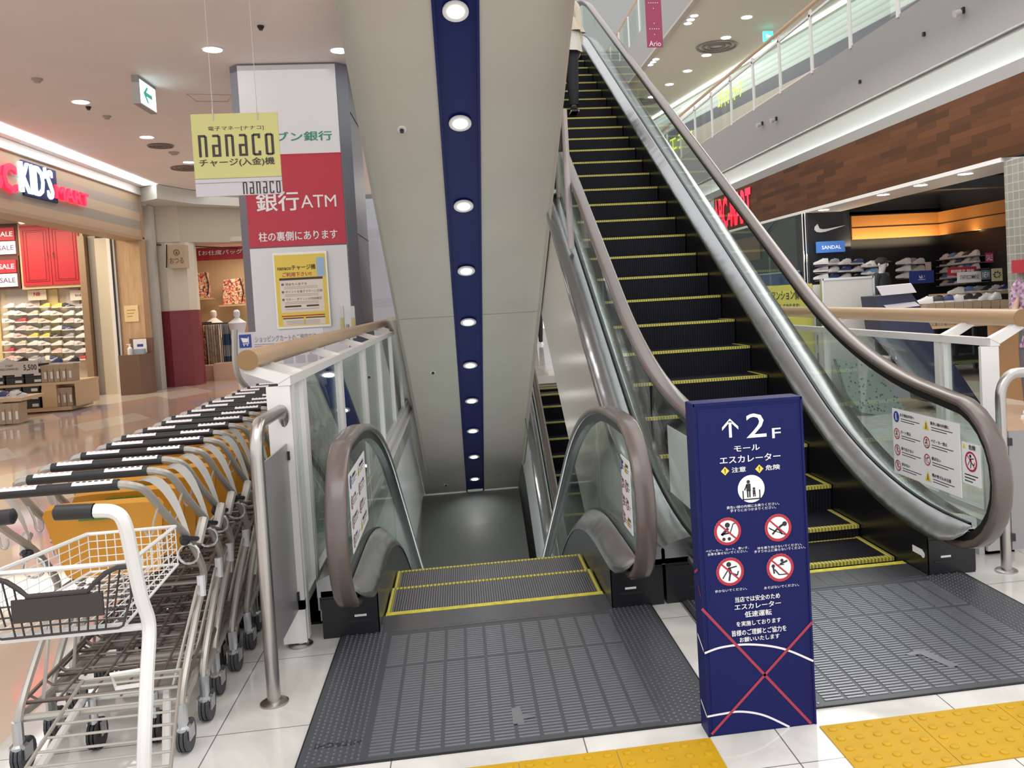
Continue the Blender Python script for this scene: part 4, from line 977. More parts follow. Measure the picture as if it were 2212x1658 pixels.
# arrow exit sign
t = thing('exit_sign', 'lit green arrow exit sign hanging from the low ceiling', 'exit sign', (-3.25, 9.75, 3.7))
p = at(291, 162, 'z', 4.0)
mb = MB(); mb.box(p.x - .035, p.x + .035, p.y - .01, p.y + .52, 3.70, 4.0); mb.build('sign_housing', mat('housing', (.36, .35, .34), .5), t)
mb = MB(); mb.slot(0).box(p.x + .035, p.x + .037, p.y + .02, p.y + .50, 3.715, 3.965)
c = Vector((p.x + .038, p.y + .25, 3.84)); B_ = lambda a_, b_: c + Y * a_ + Z * b_
mb.slot(1).add([B_(-.14, .0), B_(-.03, .085), B_(.02, .085), B_(-.05, .025), B_(.13, .025), B_(.13, -.02), B_(-.05, -.02), B_(.02, -.085), B_(-.03, -.085)], [(0, 2, 1), (0, 3, 2), (0, 6, 5, 4, 3), (0, 7, 6), (0, 8, 7)])
mb.build('lit_face', [emis('exit_white', (.75, .97, .95), 1.6), emis('exit_green', (.0, .32, .22), .5)], t)

# ------------------------------------------------------------------ left shop behind the carts
def hstripes(name, cols, pitch, rough=.55, z0=0):
    m = mat(name, cols[0], rough)
    g = N(m, 'ShaderNodeNewGeometry'); s = N(m, 'ShaderNodeSeparateXYZ'); L(m, g.outputs['Position'], s.inputs[0])
    d = N(m, 'ShaderNodeMath', operation='SUBTRACT'); d.inputs[1].default_value = z0; L(m, s.outputs['Z'], d.inputs[0])
    d2 = N(m, 'ShaderNodeMath', operation='DIVIDE'); d2.inputs[1].default_value = pitch; L(m, d.outputs[0], d2.inputs[0])
    f = N(m, 'ShaderNodeMath', operation='FRACT'); L(m, d2.outputs[0], f.inputs[0])
    r = N(m, 'ShaderNodeValToRGB'); r.color_ramp.interpolation = 'CONSTANT'; e = r.color_ramp.elements
    e[0].position = 0; e[0].color = (*cols[0], 1); e[1].position = 1 / len(cols); e[1].color = (*cols[1], 1)
    for i, c in enumerate(cols[2:]): q = e.new((i + 2) / len(cols)); q.color = (*c, 1)
    L(m, f.outputs[0], r.inputs['Fac']); L(m, r.outputs['Color'], bsdf(m).inputs['Base Color'])
    return m
fas = hstripes('fascia_planks', [(.50, .36, .24), (.33, .29, .24), (.52, .40, .28), (.36, .31, .26), (.45, .33, .22)], .85, z0=3.0)
mb = MB(); mb.box(-6.35, -6.05, 8, 17.9, 3.02, 3.85); mb.slot(1).box(-6.35, -6.0, 8, 17.95, 3.85, 3.995); mb.slot(2).box(-6.4, -6.03, 8, 17.93, 2.97, 3.03); mb.box(-6.35, -6.03, 17.86, 17.93, 3.0, 3.85)
t = thing('shop_fascia', 'striped wooden fascia band above the left shoe shop opening', 'fascia', (-6.05, 13, 3.0)); mb.build('plank_band', [fas, white, mat('fascia_wood', (.42, .29, .18), .5)], t)
mb = MB(); mb.box(-5.83, -5.58, 7, 17.5, 3.985, 3.998); tag(mb.build('cove_light', emis('cove_glow', (1, 1, 1), 5), None), 'long bright white light line in the ceiling along the left shop front', 'light')
t = thing('lit_shop_sign', 'red and white lit letters of the kids shoe shop on the left fascia', 'sign', (-6.0, 14, 3.3))
sx_ = -5.97
def sidetext(nm, body, px0, py0, px1, py1, m, off, par):
    a, b = at(px0, py0, 'x', sx_), at(px1, py1, 'x', sx_)
    mb = MB(); c = (a + b) / 2; mb.text(body, c, abs(b.y - a.y), abs(a.z - b.z), Y, Z, off, lift=-.02); front = list(mb.v); n = len(front)
    # returns behind the letters
    mb.v += [(v[0] - .04, v[1], v[2]) for v in front]
    ed = {}
    for f_ in mb.f:
        for i in range(len(f_)): e_ = (f_[i], f_[(i + 1) % len(f_)]); ed[e_] = 1
    for (p, q) in list(ed):
        if (q, p) not in ed: mb.f.append((q, p, p + n, q + n)); mb.m.append(0)
    return mb.build(nm, m, par)
sidetext('letter_group', 'ABC', -60, 325, 44, 419, emis('neon_red', (1, .015, .06), 1.3), .06, t)
sidetext('letter_group', "KID'S", 48, 344, 122, 432, emis('neon_white', (.75, .95, 1), 1.2), .01, t)
sidetext('letter_group', 'MART', 123, 398, 197, 446, emis('neon_red', (1, .015, .06), 1.3), .05, t)
mb = MB(); A, B = at(46, 345, 'x', -6.03), at(124, 432, 'x', -6.03); mb.box(-6.05, -6.02, A.y, B.y, B.z - .05, A.z - .0); mb.build('dark_backing', navy, t)

# shop interior: back wall, floor is the mall floor
YB = 18.3
backw = mat('shop_back_wall', (.66, .56, .42), .6); shelfw = mat('shop_oak', (.60, .43, .26), .5)
mb = MB(); mb.box(-13, -7.05, YB, YB + .1, 0, 4.0); struct('wall_shoe_shop', mb, backw)
mb = MB(); mb.box(-13.2, -13, 8, YB, 0, 4); struct('wall_shop_side', mb, backw)
t = thing('wall_cupboard', 'red double door cupboard high on the back wall of the left shoe shop', 'cupboard', (-7.9, YB, 2.2))
a, b = at(41, 490, 'y', YB - .3), at(178, 612, 'y', YB - .3)
mb = MB(); mb.box(a.x - .04, b.x + .06, YB - .28, YB, b.z - .06, a.z + .25); mb.build('carcass', shelfw, t)
for i in (0, 1):
    xa = a.x + (b.x - a.x) * (.5 * i + .005); xb = a.x + (b.x - a.x) * (.5 * i + .495)
    mb = MB(); mb.box(xa, xb, YB - .31, YB - .28, b.z, a.z + .02)
    o = mb.build('door', redc, t)
    w_ = xb - xa; h_ = a.z - b.z; mb = MB()
    for q in (.10, .20):
        mb.tube([(xa + w_ * q, YB - .314, b.z + h_ * .07 + w_ * (q - .1) * .6), (xb - w_ * q, YB - .314, b.z + h_ * .07 + w_ * (q - .1) * .6), (xb - w_ * q, YB - .314, a.z - h_ * .07 - w_ * (q - .1) * .6), (xa + w_ * q, YB - .314, a.z - h_ * .07 - w_ * (q - .1) * .6)], .008, 4, True)
    mb.build('door_moulding', mat('red_dark', (.33, .02, .03), .4), o, world=True)
    mb = MB(); xh = xb - .05 if i == 0 else xa + .05; mb.tube([(xh, YB - .32, b.z + h_ * .46), (xh, YB - .345, b.z + h_ * .47), (xh, YB - .345, b.z + h_ * .53), (xh, YB - .32, b.z + h_ * .54)], .007, 6); mb.build('handle', steelb, o, world=True)
for i, (py, lab) in enumerate(((487, 'upper SALE box display at the left edge, beside the red cupboard'), (557, 'lower SALE box display at the left edge, beside the red cupboard'))):
    t = thing('sale_display', lab, 'sign', (-8.6, YB - .3, 2.2), group='SALE displays')
    A, B = at(-30, py, 'y', YB - .3), at(36 if i == 0 else 40, py + 63, 'y', YB - .3)
    mb = MB(); mb.box(A.x, B.x + .04, YB - .30, YB - .05, B.z - .02, A.z + .02); mb.build('recess', mat('recess_brown', (.10, .03, .02), .5), t)
    for r in (0, 1):
        zt_ = A.z - (A.z - B.z) * (.10 + .45 * r); zb_ = zt_ - (A.z - B.z) * .42
        mb = MB(); mb.slot(r).box(A.x, B.x, YB - .33, YB - .30, zb_, zt_); mb.slot(2 if r == 0 else 3); mb.text('SALE', ((B.x - .17), YB - .331, (zb_ + zt_) / 2), .28, .095, X, Z, .02)
        mb.build('sale_card', [redp, wht, wht, mat('ink_purple', (.12, .06, .16), .5)], t)
t = thing('security_camera', 'white dome camera under the fascia at the top left corner of the red cupboard', 'camera', (-7.9, 17, 2.9))
p = at(48, 478, 'y', 17.5); mb = MB(); mb.ball((p.x, 17.5, p.z), .07, .07, .06, 12, 8); mb.build('dome', white, t, True); mb = MB(); mb.cyl((p.x, 17.5, p.z + .03), (p.x, 17.5, 3.998), .02, 8); mb.build('mount', white, t)
# display wall panels
DW = thing('shoe_display_wall', 'pale shelved display wall full of children\'s sneakers in the left shop', 'display wall', (-8, YB, .7))
for i, (xa, xb) in enumerate(((-14, 12), (14, 100), (102, 140), (142, 186))):
    A, B = at(xa, 625, 'y', YB - .03), at(xb, 820, 'y', YB - .03)
    mb = MB(); mb.box(A.x, B.x, YB - .05, YB - .003, .7, A.z); o = mb.build('display_panel', mat('slat_panel_%d' % (i % 2), ((.72, .58, .30), (.62, .57, .52))[i % 2], .5), DW)
for px, lab in ((80, 'cream brand card with a red logo above the wall shoes'), (171, 'cream brand card with a blue mark, right end above the wall shoes')):
    p = at(px, 637, 'y', YB - .12); mb = MB(); mb.slot(0).box(p.x - .17, p.x + .17, YB - .12, YB - .10, p.z - .10, p.z + .10)
    if px == 80: mb.slot(1).text('NB', (p.x, YB - .121, p.z + .02), .12, .07, X, Z, .04)
    else: mb.slot(2).text('kids', (p.x, YB - .121, p.z), .14, .05, X, Z, .02)
    tag(mb.build('brand_card', [mat('card_cream', (.82, .74, .60), .5), redp, bluep], None), lab, 'sign')
for px0, px1, lab in ((178, 186, 'dark brown vertical post at the right end of the shoe wall'),):
    A, B = at(183, 490, 'y', YB - .2), at(200, 490, 'y', YB - .2)
mb = MB(); mb.box(-7.20, -7.08, 17.75, 18.29, 0, 3.1); tag(mb.build('shop_post', mat('post_oak', (.30, .20, .12), .5), None), 'brown wooden post closing the right end of the shoe wall', 'post')
mb = MB(); mb.slot(0).box(-7.07, -6.93, 17.9, 18.29, 0, 3.1); mb.slot(1).box(-6.93, -6.70, 17.85, 18.29, 0, 3.05); tag(mb.build('corner_pier', [mat('pier_grey', (.38, .35, .30), .6), mat('pier_cream', (.60, .54, .42), .6)], None), 'cream and grey pier between the shoe wall and the wood panel', 'pier')
mb = MB(); mb.slot(0).box(-6.69, -6.62, 17.8, 17.95, 0, 3.05); mb.slot(1).box(-6.62, -6.59, 17.78, 17.95, 0, 3.05); mb.slot(0).box(-6.59, -6.56, 17.8, 17.95, 0, 3.05); tag(mb.build('shutter_rail', [white, darkg], None), 'narrow white and black shutter rail left of the oak panel', 'rail')
mb = MB(); mb.box(-6.55, -6.11, 17.85, 18.2, 0, 3.05); tag(mb.build('wood_partition', woodp, None), 'tall vertical-grained wood panel carrying a small yellow card', 'panel')
p = at(284, 677, 'y', 17.84); mb = MB(); mb.slot(0).box(p.x - .13, p.x + .13, 17.835, 17.85, p.z - .16, p.z + .16)
for q in range(3): mb.slot(1).box(p.x - .08, p.x + .08 - .03 * q, 17.832, 17.835, p.z + .06 - .06 * q, p.z + .075 - .06 * q)
tag(mb.build('small_notice', [mat('notice_yellow', (.78, .62, .33), .5), mat('notice_ink', (.50, .22, .05), .5)], None), 'small yellow notice stuck on the wood panel', 'notice')
t = thing('counter_box', 'brown counter box with a hand sanitiser in front of the wood panel', 'box', (-6.4, 17.6, 0))
A, B = at(255, 768, 'y', 17.35), at(313, 768, 'y', 17.35)
mb = MB(); mb.prism([(A.x, 17.35, 0), (B.x - .1, 17.35, 0), (B.x + .02, 17.55, 0), (B.x + .02, 17.8, 0), (A.x, 17.8, 0)], (0, 0, A.z)); mb.build('box_body', brown, t)
mb = MB(); mb.box(A.x + .08, B.x + .02, 17.75, 17.82, A.z, A.z + .30); mb.build('upstand', brown, t)
t = thing('sanitiser_set', 'white bottle and notice card on top of the brown counter box', 'sanitiser', (A.x + .25, 17.5, A.z))
mb = MB(); mb.lathe([(.045, 0), (.045, .12), (.018, .15), (.018, .19)], (A.x + .17, 17.5, A.z), 10); mb.box(A.x + .11, A.x + .19, 17.49, 17.51, A.z + .19, A.z + .205); mb.build('pump_bottle', wht, t)
mb = MB(); mb.slot(0).box(A.x + .2, A.x + .44, 17.6, 17.615, A.z + .02, A.z + .29); mb.slot(1).box(A.x + .27, A.x + .38, 17.597, 17.6, A.z + .14, A.z + .19); mb.slot(2).box(A.x + .22, A.x + .42, 17.5, 17.6, A.z, A.z + .1); mb.build('card', [wht, bluep, mat('tray_blue', (.35, .42, .5), .4)], t)

# neighbouring shop with kimono bags: wall, corner pillar, red base
mb = MB(); mb.box(-6.2, -5.62, 18.72, 19.0, 2.985, 4.0); mb.slot(1).prism([(-5.62, 18.73, 2.98), (-3.9, 20.1, 2.98), (-3.9, 20.3, 2.98), (-5.62, 18.9, 2.98)], (0, 0, 1.02)); mb.slot(0).box(-3.95, -2.2, 20.1, 20.3, 2.98, 4.0)
struct('wall_far', mb, [beige, mat('beige_wall_2', (.50, .46, .38), .6)])
mb = MB(); mb.prism([(-6.05, 17.9, 3.72), (-5.58, 17.45, 3.72), (-5.2, 18.5, 3.72), (-3.9, 19.7, 3.72), (-2.2, 19.7, 3.72), (-2.2, 20.2, 3.72), (-4, 20.2, 3.72), (-6.05, 18.7, 3.72)], (0, 0, .27)); struct('trim_3', mb, mat('cornice', (.62, .63, .60), .6))
mb = MB(); mb.box(-6.30, -6.03, 18.31, 18.59, 0, 3.7); tag(mb.build('corner_pilaster', mat('pilaster_grey', (.55, .54, .51), .6), None), 'grey wall pilaster between the wood panel and the red pillar base', 'pilaster')
t = thing('corner_pillar', 'beige corner pillar with a tall dark red base by the fabric shop', 'pillar', (-5.85, 18.9, 0))
oc = [(-6.24, 18.82), (-5.90, 18.68), (-5.50, 18.74), (-5.40, 18.95), (-5.45, 19.3), (-6.2, 19.3)]
A = at(380, 671, 'y', 18.75).z
mb = MB(); mb.prism([(x, y, 0) for x, y in oc], (0, 0, A)); mb.build('red_base', redk, t)
mb = MB(); mb.prism([(x - .02 if x > -5.8 else x, y + .03, A) for x, y in oc], (0, 0, 2.98 - A)); mb.build('shaft', beige, t)
t = thing('shop_board', 'small wooden shop board with a round emblem at the top of the corner pillar', 'sign', (-5.7, 18.6, 2.6))
A, B = at(362, 530, 'y', 18.5), at(402, 578, 'y', 18.5)
mb = MB(); mb.box(A.x, B.x, 18.5, 18.73, B.z, A.z); mb.build('board', mat('board_tan', (.50, .40, .28), .6), t)
mb = MB(); c = at(381, 545, 'y', 18.49); mb.tube([c + X * .055 * math.cos(q) + Z * .055 * math.sin(q) for q in [i * math.pi / 8 for i in range(16)]], .007, 5, True); mb.ball(c - Z * .01, .018, .01, .022, 8, 6); ftext(mb, 'おつる', 366, 556, 397, 569, 18.498, .01); mb.build('emblem', mat('emblem_brown', (.16, .07, .03), .5), t)
mb = MB(); mb.tube([at(360, 528, 'y', 18.6), at(360, 578, 'y', 18.6)], .012, 6); mb.tube([at(325, 528, 'y', 18.6), at(515, 536, 'y', 19.9)], .012, 6); tag(mb.build('sign_bar', darkg, None), 'thin black bar framing the head of the fabric shop entrance', 'bar')
mb = MB(); A, B = at(402, 537, 'y', 20.0), at(540, 555, 'y', 20.0); mb.slot(0).box(A.x, B.x, 19.98, 20.02, B.z - .03, A.z); mb.slot(1); ftext(mb, '着【お仕度バッグ】', 404, 539, 530, 551, 19.975, .02)
tag(mb.build('red_banner', [redp, wht], None), 'red banner with white lettering across the top of the fabric shop entrance', 'banner')
inn = mat('kimono_wall', (.58, .43, .26), .6)
mb = MB(); mb.box(-6.6, -2.0, 22.0, 22.1, 0, 3.4); mb.box(-6.7, -6.6, 19.2, 22, 0, 3.4); mb.slot(1).box(-6.6, -2.0, 19.4, 22, 3.0, 3.1); struct('wall_fabric_shop', mb, [inn, beige])
def pattern(name, cols, scale):
    m = mat(name, cols[0], .7); v = N(m, 'ShaderNodeTexVoronoi'); v.inputs['Scale'].default_value = scale; L(m, coords(m), v.inputs['Vector'])
    s = N(m, 'ShaderNodeSeparateColor'); L(m, v.outputs['Color'], s.inputs[0]); r = N(m, 'ShaderNodeValToRGB'); r.color_ramp.interpolation = 'CONSTANT'; e = r.color_ramp.elements
    e[0].color = (*cols[0], 1); e[1].position = 1 / len(cols); e[1].color = (*cols[1], 1)
    for i, c in enumerate(cols[2:]): q = e.new((i + 2) / len(cols)); q.color = (*c, 1)
    L(m, s.outputs[0], r.inputs['Fac']); L(m, r.outputs['Color'], bsdf(m).inputs['Base Color']); return m
kp = pattern('floral_cloth', [(.65, .22, .12), (.75, .60, .42), (.12, .05, .05), (.7, .38, .22), (.55, .08, .08), (.72, .66, .5)], 30)
for (xa, ya, xb, yb_, lab) in ((407, 590, 456, 642, 'flowery shoulder bag on the left shelf of the fabric shop'), (478, 603, 530, 655, 'flowery shoulder bag on the shelf right beside the pillar')):
    A, B = at(xa, ya, 'y', 21.6), at(xb, yb_, 'y', 21.6); t = thing('fabric_bag', lab, 'bag', ((A.x + B.x) / 2, 21.6, B.z), group='fabric bags')
    mb = MB(); mb.prism([(A.x + .02, 21.5, B.z), (B.x, 21.5, B.z), (B.x - .03, 21.5, A.z), (A.x + .07, 21.5, A.z - .02)], (0, .18, 0)); mb.build('bag_body', kp, t)
    mb = MB(); mb.tube(smoothpath([(B.x - .05, 21.48, B.z + .05), (B.x, 21.47, (A.z + B.z) / 2), (B.x - .06, 21.48, A.z)], 4), .015, 6); mb.build('strap', darkg, t)
    mb = MB(); mb.box(A.x - .05, B.x + .05, 21.4, 21.8, B.z - .05, B.z - .01); tag(mb.build('shelf_board', shelfw, None), 'wooden shelf under the ' + ('left' if xa < 450 else 'right') + ' flowery bag', 'shelf', 'bag shelves')
racks = [(418, 700, 460, 800, 'row of patterned cloths hanging on the back wall rail of the fabric shop', (.35, .2, .16)), (442, 702, 480, 788, 'pale flowery cloth hanging at the front of the fabric shop', (.60, .52, .44)), (478, 700, 505, 785, 'blue and white striped cloths hanging beside the pale flowery cloth', (.35, .42, .50))]
for i, (xa, ya, xb, yb_, lab, c) in enumerate(racks):
    A, B = at(xa, ya, 'y', 20.6 - .2 * i), at(xb, yb_, 'y', 20.6 - .2 * i); t = thing('hanging_cloth', lab, 'cloth', ((A.x + B.x) / 2, A.y, B.z), group='hanging cloths')
    mb = MB(); n = 20; TA = [(A.x + (B.x - A.x) * k / n, A.y + .04 * math.sin(k * 1.9), A.z) for k in range(n + 1)]; TB = [(x, y + .02, B.z) for x, y, z in TA]
    mb.strip(TA, TB); mb.strip([(x, y + .06, z) for x, y, z in TB], [(x, y + .06, z) for x, y, z in TA]); mb.build('cloth', [kp, pattern('pale_floral', [(.62, .55, .47), (.5, .42, .38), (.66, .6, .52)], 18), hstripes('blue_cloth', [(.5, .52, .55), (.1, .2, .35)], .5)][i], t)
    mb = MB(); mb.tube([(A.x - .05, A.y, A.z + .02), (B.x + .05, A.y, A.z + .02)], .015, 6); mb.build('rail', darkg, t)
    mb = MB(); mb.cyl((A.x, A.y + .03, 0), (A.x, A.y + .03, A.z), .012, 6); mb.cyl((B.x, A.y + .03, 0), (B.x, A.y + .03, A.z), .012, 6); mb.build('rail_post', darkg, t)
for i, (px, py, c, lab) in enumerate(((462, 690, (.72, .68, .64), 'white draped display figure at the back of the fabric shop'), (512, 690, (.70, .72, .80), 'white and lilac draped display figure next to the pillar'))):
    A = at(px, py, 'y', 20.9 - i); t = thing('display_figure', lab, 'figure', (A.x, A.y, 0), group='draped figures')
    mb = MB(); mb.lathe([(.02, 1.25), (.16, 1.2), (.15, 1.35), (.20, 1.55), (.10, 1.62), (.05, 1.66), (.075, 1.72), (.07, 1.80), (.03, 1.84)], (A.x, A.y, A.z - 1.62), 12); mb.build('torso', mat('figure_cloth_%d' % i, c, .6), t, True)
    mb = MB(); mb.cyl((A.x, A.y, 0), (A.x, A.y, A.z - .38), .015, 8); mb.lathe([(.15, 0), (.15, .02), (.02, .03)], (A.x, A.y, 0), 12); mb.build('stand', darkg, t)
A, B = at(404, 790, 'y', 19.9), at(500, 822, 'y', 19.9)
mb = MB(); mb.slot(0).box(A.x, B.x - .3, 19.8, 20.4, .0, A.z - .1); mb.slot(1).box(A.x + .05, B.x - .35, 19.85, 20.3, A.z - .1, A.z - .02); mb.slot(0).box(B.x - .28, B.x + .3, 19.6, 20.2, 0, A.z + .02)
tag(mb.build('low_display', [mat('low_wood', (.62, .43, .32), .5), mat('tray_pink', (.6, .4, .33), .5)], None), 'low wooden display plinths at the fabric shop threshold', 'plinth')

# sneakers --------------------------------------------------------------------------------
shoe_cols = {'white': (.74, .72, .72), 'pink': (.72, .45, .45), 'yellow': (.75, .60, .10), 'black': (.03, .03, .035), 'navy': (.05, .07, .2), 'beige': (.62, .52, .42), 'grey': (.35, .35, .38), 'blue': (.12, .25, .5), 'red': (.5, .06, .07)}
def shoe_mesh(col, toe=1):
    """one sneaker, 0.25 m long, toe toward +x"""
    mb = MB(); prof = []
    sec = [(-.125, .030, .0, .052), (-.12, .036, .0, .075), (-.08, .040, .0, .082), (-.04, .038, .0, .080), (-.01, .037, .0, .066), (.03, .041, .0, .052), (.07, .043, .0, .042), (.10, .036, .0, .034), (.122, .018, .002, .024)]
    n = 8
    rings = [[(x, w_ * math.cos(math.pi * i / n), .018 + (h - .018) * math.sin(math.pi * i / n)) for i in range(n + 1)] for x, w_, _, h in sec]
    mb.slot(0).loft(rings, False); mb.add(rings[0] + [(-.125, 0, .018)], [tuple(range(n + 1))])
    sole = [[(x, -w_ - .003, 0), (x, w_ + .003, 0), (x, w_ + .004, .02), (x, -w_ - .004, .02)] for x, w_, _, h in sec]
    mb.slot(1).loft(sole, True)
    mb.slot(2).add([(-.07, -.041, .03), (.02, -.040, .05), (.02, -.040, .042), (-.06, -.0415, .022)], [(0, 1, 2, 3), (3, 2, 1, 0)])
    for q in range(3): mb.slot(1).tube([(.0 + q * .016, -.024, .067 - q * .006), (.0 + q * .016, .024, .067 - q * .006)], .003, 4)
    mb.slot(3).add([(-.105, -.022, .079), (-.05, -.022, .083), (-.05, .022, .083), (-.105, .022, .079)], [(0, 1, 2, 3)])
    m = bpy.data.meshes.new('sneaker'); m.from_pydata(mb.v, [], mb.f)
    for q in (mat('shoe_' + col, shoe_cols[col], .5), mat('shoe_sole', (.78, .76, .74), .5), mat('shoe_mark_' + ('w' if col in ('black', 'navy', 'blue', 'red') else 'd'), (.8, .8, .8) if col in ('black', 'navy', 'blue', 'red') else (.25, .15, .2), .5), darkg): m.materials.append(q)
    m.polygons.foreach_set('material_index', mb.m); m.update(); return m
SM = {c: shoe_mesh(c) for c in shoe_cols}
def shoe(loc, rz, col, label, group, s=1):
    o = bpy.data.objects.new('sneaker', SM[col]); COL.objects.link(o); o.location = loc; o.rotation_euler = (0, 0, rz); o.scale = (s, s, s * 1.3)
    return tag(o, label, 'shoe', group)
shelfclear = mat('shelf_clear', (.30, .28, .27), .3)
seq = ['white', 'beige', 'pink', 'white', 'white', 'beige', 'white', 'pink', 'grey', 'pink', 'white', 'white', 'yellow', 'white', 'navy', 'yellow', 'beige', 'white', 'black', 'white', 'red', 'grey', 'white', 'pink', 'white']
for r in range(8):
    py = 660 + r * 16.2
    for c in range(8):
        p = at(-8 + c * 26, py + 4, 'y', YB - .16)
        if c in (0,) and False: continue
        if c > 0: mb = MB(); mb.box(p.x - .11, p.x + .11, YB - .20, YB - .05, p.z - .008, p.z - .003); mb.build('shelf', glz, DW)
        if c > 0: shoe((p.x, YB - .13, p.z - .003), R_(170 if (c + r) % 3 else 12), seq[(r * 7 + c * 3) % len(seq)], f'{seq[(r * 7 + c * 3) % len(seq)]} sneaker on the left shop wall, {ordn(r)} row from top, {ordn(c - 1)} from left', 'sneakers on the left shop wall', .93)
# island tables with shoe boxes
boxcols = {'black': mat('box_black', (.012, .012, .014), .45), 'brown': mat('box_brown', (.40, .30, .20), .6)}
def shoebox(loc, sx, sy, sz, kind, label, group):
    t = thing('shoe_box', label, 'shoe box', loc, group=group)
    mb = MB(); mb.box(-sx / 2, sx / 2, -sy / 2, sy / 2, 0, sz * .72); mb.build('box_body', boxcols[kind], t, world=False)
    mb = MB(); mb.box(-sx / 2 - .004, sx / 2 + .004, -sy / 2 - .004, sy / 2 + .004, sz * .72, sz); mb.build('lid', boxcols[kind], t, world=False)
    mb = MB(); mb.box(sx * .02, sx * .42, -sy / 2 - .007, -sy / 2 - .004, sz * .2, sz * .6); mb.build('label', mat('box_label', (.75, .73, .68), .5), t, world=False)
    return t
ty = 14.9
A, B = at(-40, 795, 'y', ty), at(190, 815, 'y', ty + .3); xL, xR = A.x, at(192, 815, 'y', 15.4).x
zt1 = at(110, 826, 'y', ty).z; zbase = .08; ztop = at(100, 786, 'y', ty).z
t = thing('display_table', 'oak island table with shoe box compartments near the left shop entrance', 'table', ((xL + xR) / 2, 15.2, 0))
tw = xR - xL
mb = MB(); mb.box(xL, xR, ty, ty + .9, zt1 - .04, zt1); mb.build('table_top', shelfw, t)
mb = MB(); mb.box(xL, xR - .1, ty + .02, ty + .85, .02, .08); mb.build('plinth', shelfw, t)
for x in (xL, xL + tw * .62, xR - .03):
    mb = MB(); mb.box(x, x + .04 if x != xL + tw * .62 else x + .22, ty + .01, ty + .85, .08, zt1 - .04); mb.build('upright', shelfw, t)
k = 0
for i in range(4):
    for j in range(3):
        x = xL + .15 + i * .27
        if x < xL + tw * .62 - .1: shoebox((x, ty + .2, .085 + j * .125), .24, .3, .12, 'black', f'black shoe box under the island table, {ordn(i)} stack from left, {ordn(j)} from bottom', 'black shoe boxes of the island table')
for i in range(6):
    for j in range(3):
        x = xL + .16 + i * .29
        if x < xR - .5: shoebox((x, ty + .22, zt1 + .003 + j * .105), .26, .3, .10, 'black', f'black shoe box on the island table, {ordn(i)} stack from left, {ordn(j)} from bottom', 'black shoe boxes on the island table')
for i in range(5):
    x = xR - .50 + i * .095
    shoebox((x, ty + .2, zt1 + .003), .085, .28, .28, 'brown', f'brown shoe box on the right end of the island table, {ordn(i)} from left', 'brown shoe boxes on the island table')
    shoebox((x - .02, ty + .2, .085), .085, .28, .30, 'brown', f'brown shoe box inside the right compartment of the island table, {ordn(i)} from left', 'brown shoe boxes in the island table')
for i in range(8):
    x = xL + .2 + i * .27; c = ['white', 'black', 'white', 'navy', 'black', 'white', 'grey', 'white'][i]
    if x < xR - .1: shoe((x, ty + .25, zt1 + (.32 if x < xR - .5 else .285)), R_(175 - i * 7), c, f'{c} sneaker lying on the boxes of the island table, {ordn(i)} from left', 'sneakers on the island table')
A, B = at(-20, 784, 'y', ty - .05), at(83, 806, 'y', ty - .05)
mb = MB(); mb.slot(0).box(A.x, B.x, ty - .05, ty - .035, B.z, A.z); mb.slot(1); ftext(mb, '5,500', 50, 787, 80, 801, ty - .051, .03); ftext(mb, 'STAFF\nRECOMMEND', 0, 788, 40, 800, ty - .051)
tag(mb.build('price_card', [mat('price_white', (.62, .58, .55), .5), blk], None), 'white price card reading 5,500 in front of the black shoe boxes', 'price card')
A = at(0, 866, 'y', 13.4); B = at(46, 866, 'y', 13.4)
t = thing('display_table', 'low wooden table with brown boxes cut off at the left edge', 'table', (A.x, 13.6, 0))
mb = MB(); mb.box(A.x - .6, B.x, 13.4, 14.1, A.z - .02, A.z + .03); mb.build('table_top', shelfw, t)
mb = MB(); mb.box(A.x - .6, B.x - .28, 13.45, 14.0, 0, A.z - .02); mb.build('cabinet', shelfw, t)
for i in range(7): shoebox((B.x - .08 - i * .092, 13.50, .02), .086, .25, A.z - .06, 'brown', f'brown shoe box in the table cut off at the left edge, {ordn(i)} from right', 'brown shoe boxes of the cut-off table')
for i in range(4): shoe((B.x - .12 - i * .17, 13.6, A.z + .03), R_(60 + i * 25), ['white', 'navy', 'red', 'white'][i], f'{["white", "navy", "red", "white"][i]} sneaker on the table cut off at the left edge, {ordn(i)} from right', 'sneakers on the cut-off table')
# bluish panelled wall far behind the pillar
mb = MB(); mb.box(-2.3, -.4, 20.3, 20.4, 0, 4.0); struct('wall_back', mb, hstripes('blue_grey_panels', [(.42, .46, .54)] * 7 + [(.38, .42, .50)], 1.6))
# ------------------------------------------------------------------ right side: upper floor slab, shop front
XF = 6.25
slabm = mat('slab_grey', (.30, .29, .278), .6)
mb = MB(); mb.box(XF + .12, 9.6, 2, 40, 4.80, 5.02); mb.slot(0).box(XF, XF + .12, 2, 40, 4.10, 5.02)
struct('floor_upper', mb, slabm)
covem = mat('cove_white', (.86, .89, .87), .5)
mb = MB(); mb.slot(0).prism([(XF + .12, 2, 4.10), (XF + .55, 2, 4.10), (XF + .55, 2, 3.72), (XF + .50, 2, 3.72), (XF + .10, 2, 4.06)], (0, 38, 0)); struct('trim_4', mb, covem)
mb = MB(); mb.box(XF + .42, XF + .50, 2, 40, 3.74, 3.78); tag(mb.build('cove_light', emis('cove_tube', (.93, 1, .97), 30), None), 'hidden white light line glowing in the cove above the wood fascia', 'light')
mb = MB(); mb.box(XF, XF + .15, 2, 40, 3.565, 3.72); struct('trim_5', mb, slabm)
plank = mat('walnut_planks', (.22, .12, .07), .6, 0, spec=.15)
br = N(plank, 'ShaderNodeTexBrick'); br.offset = .4
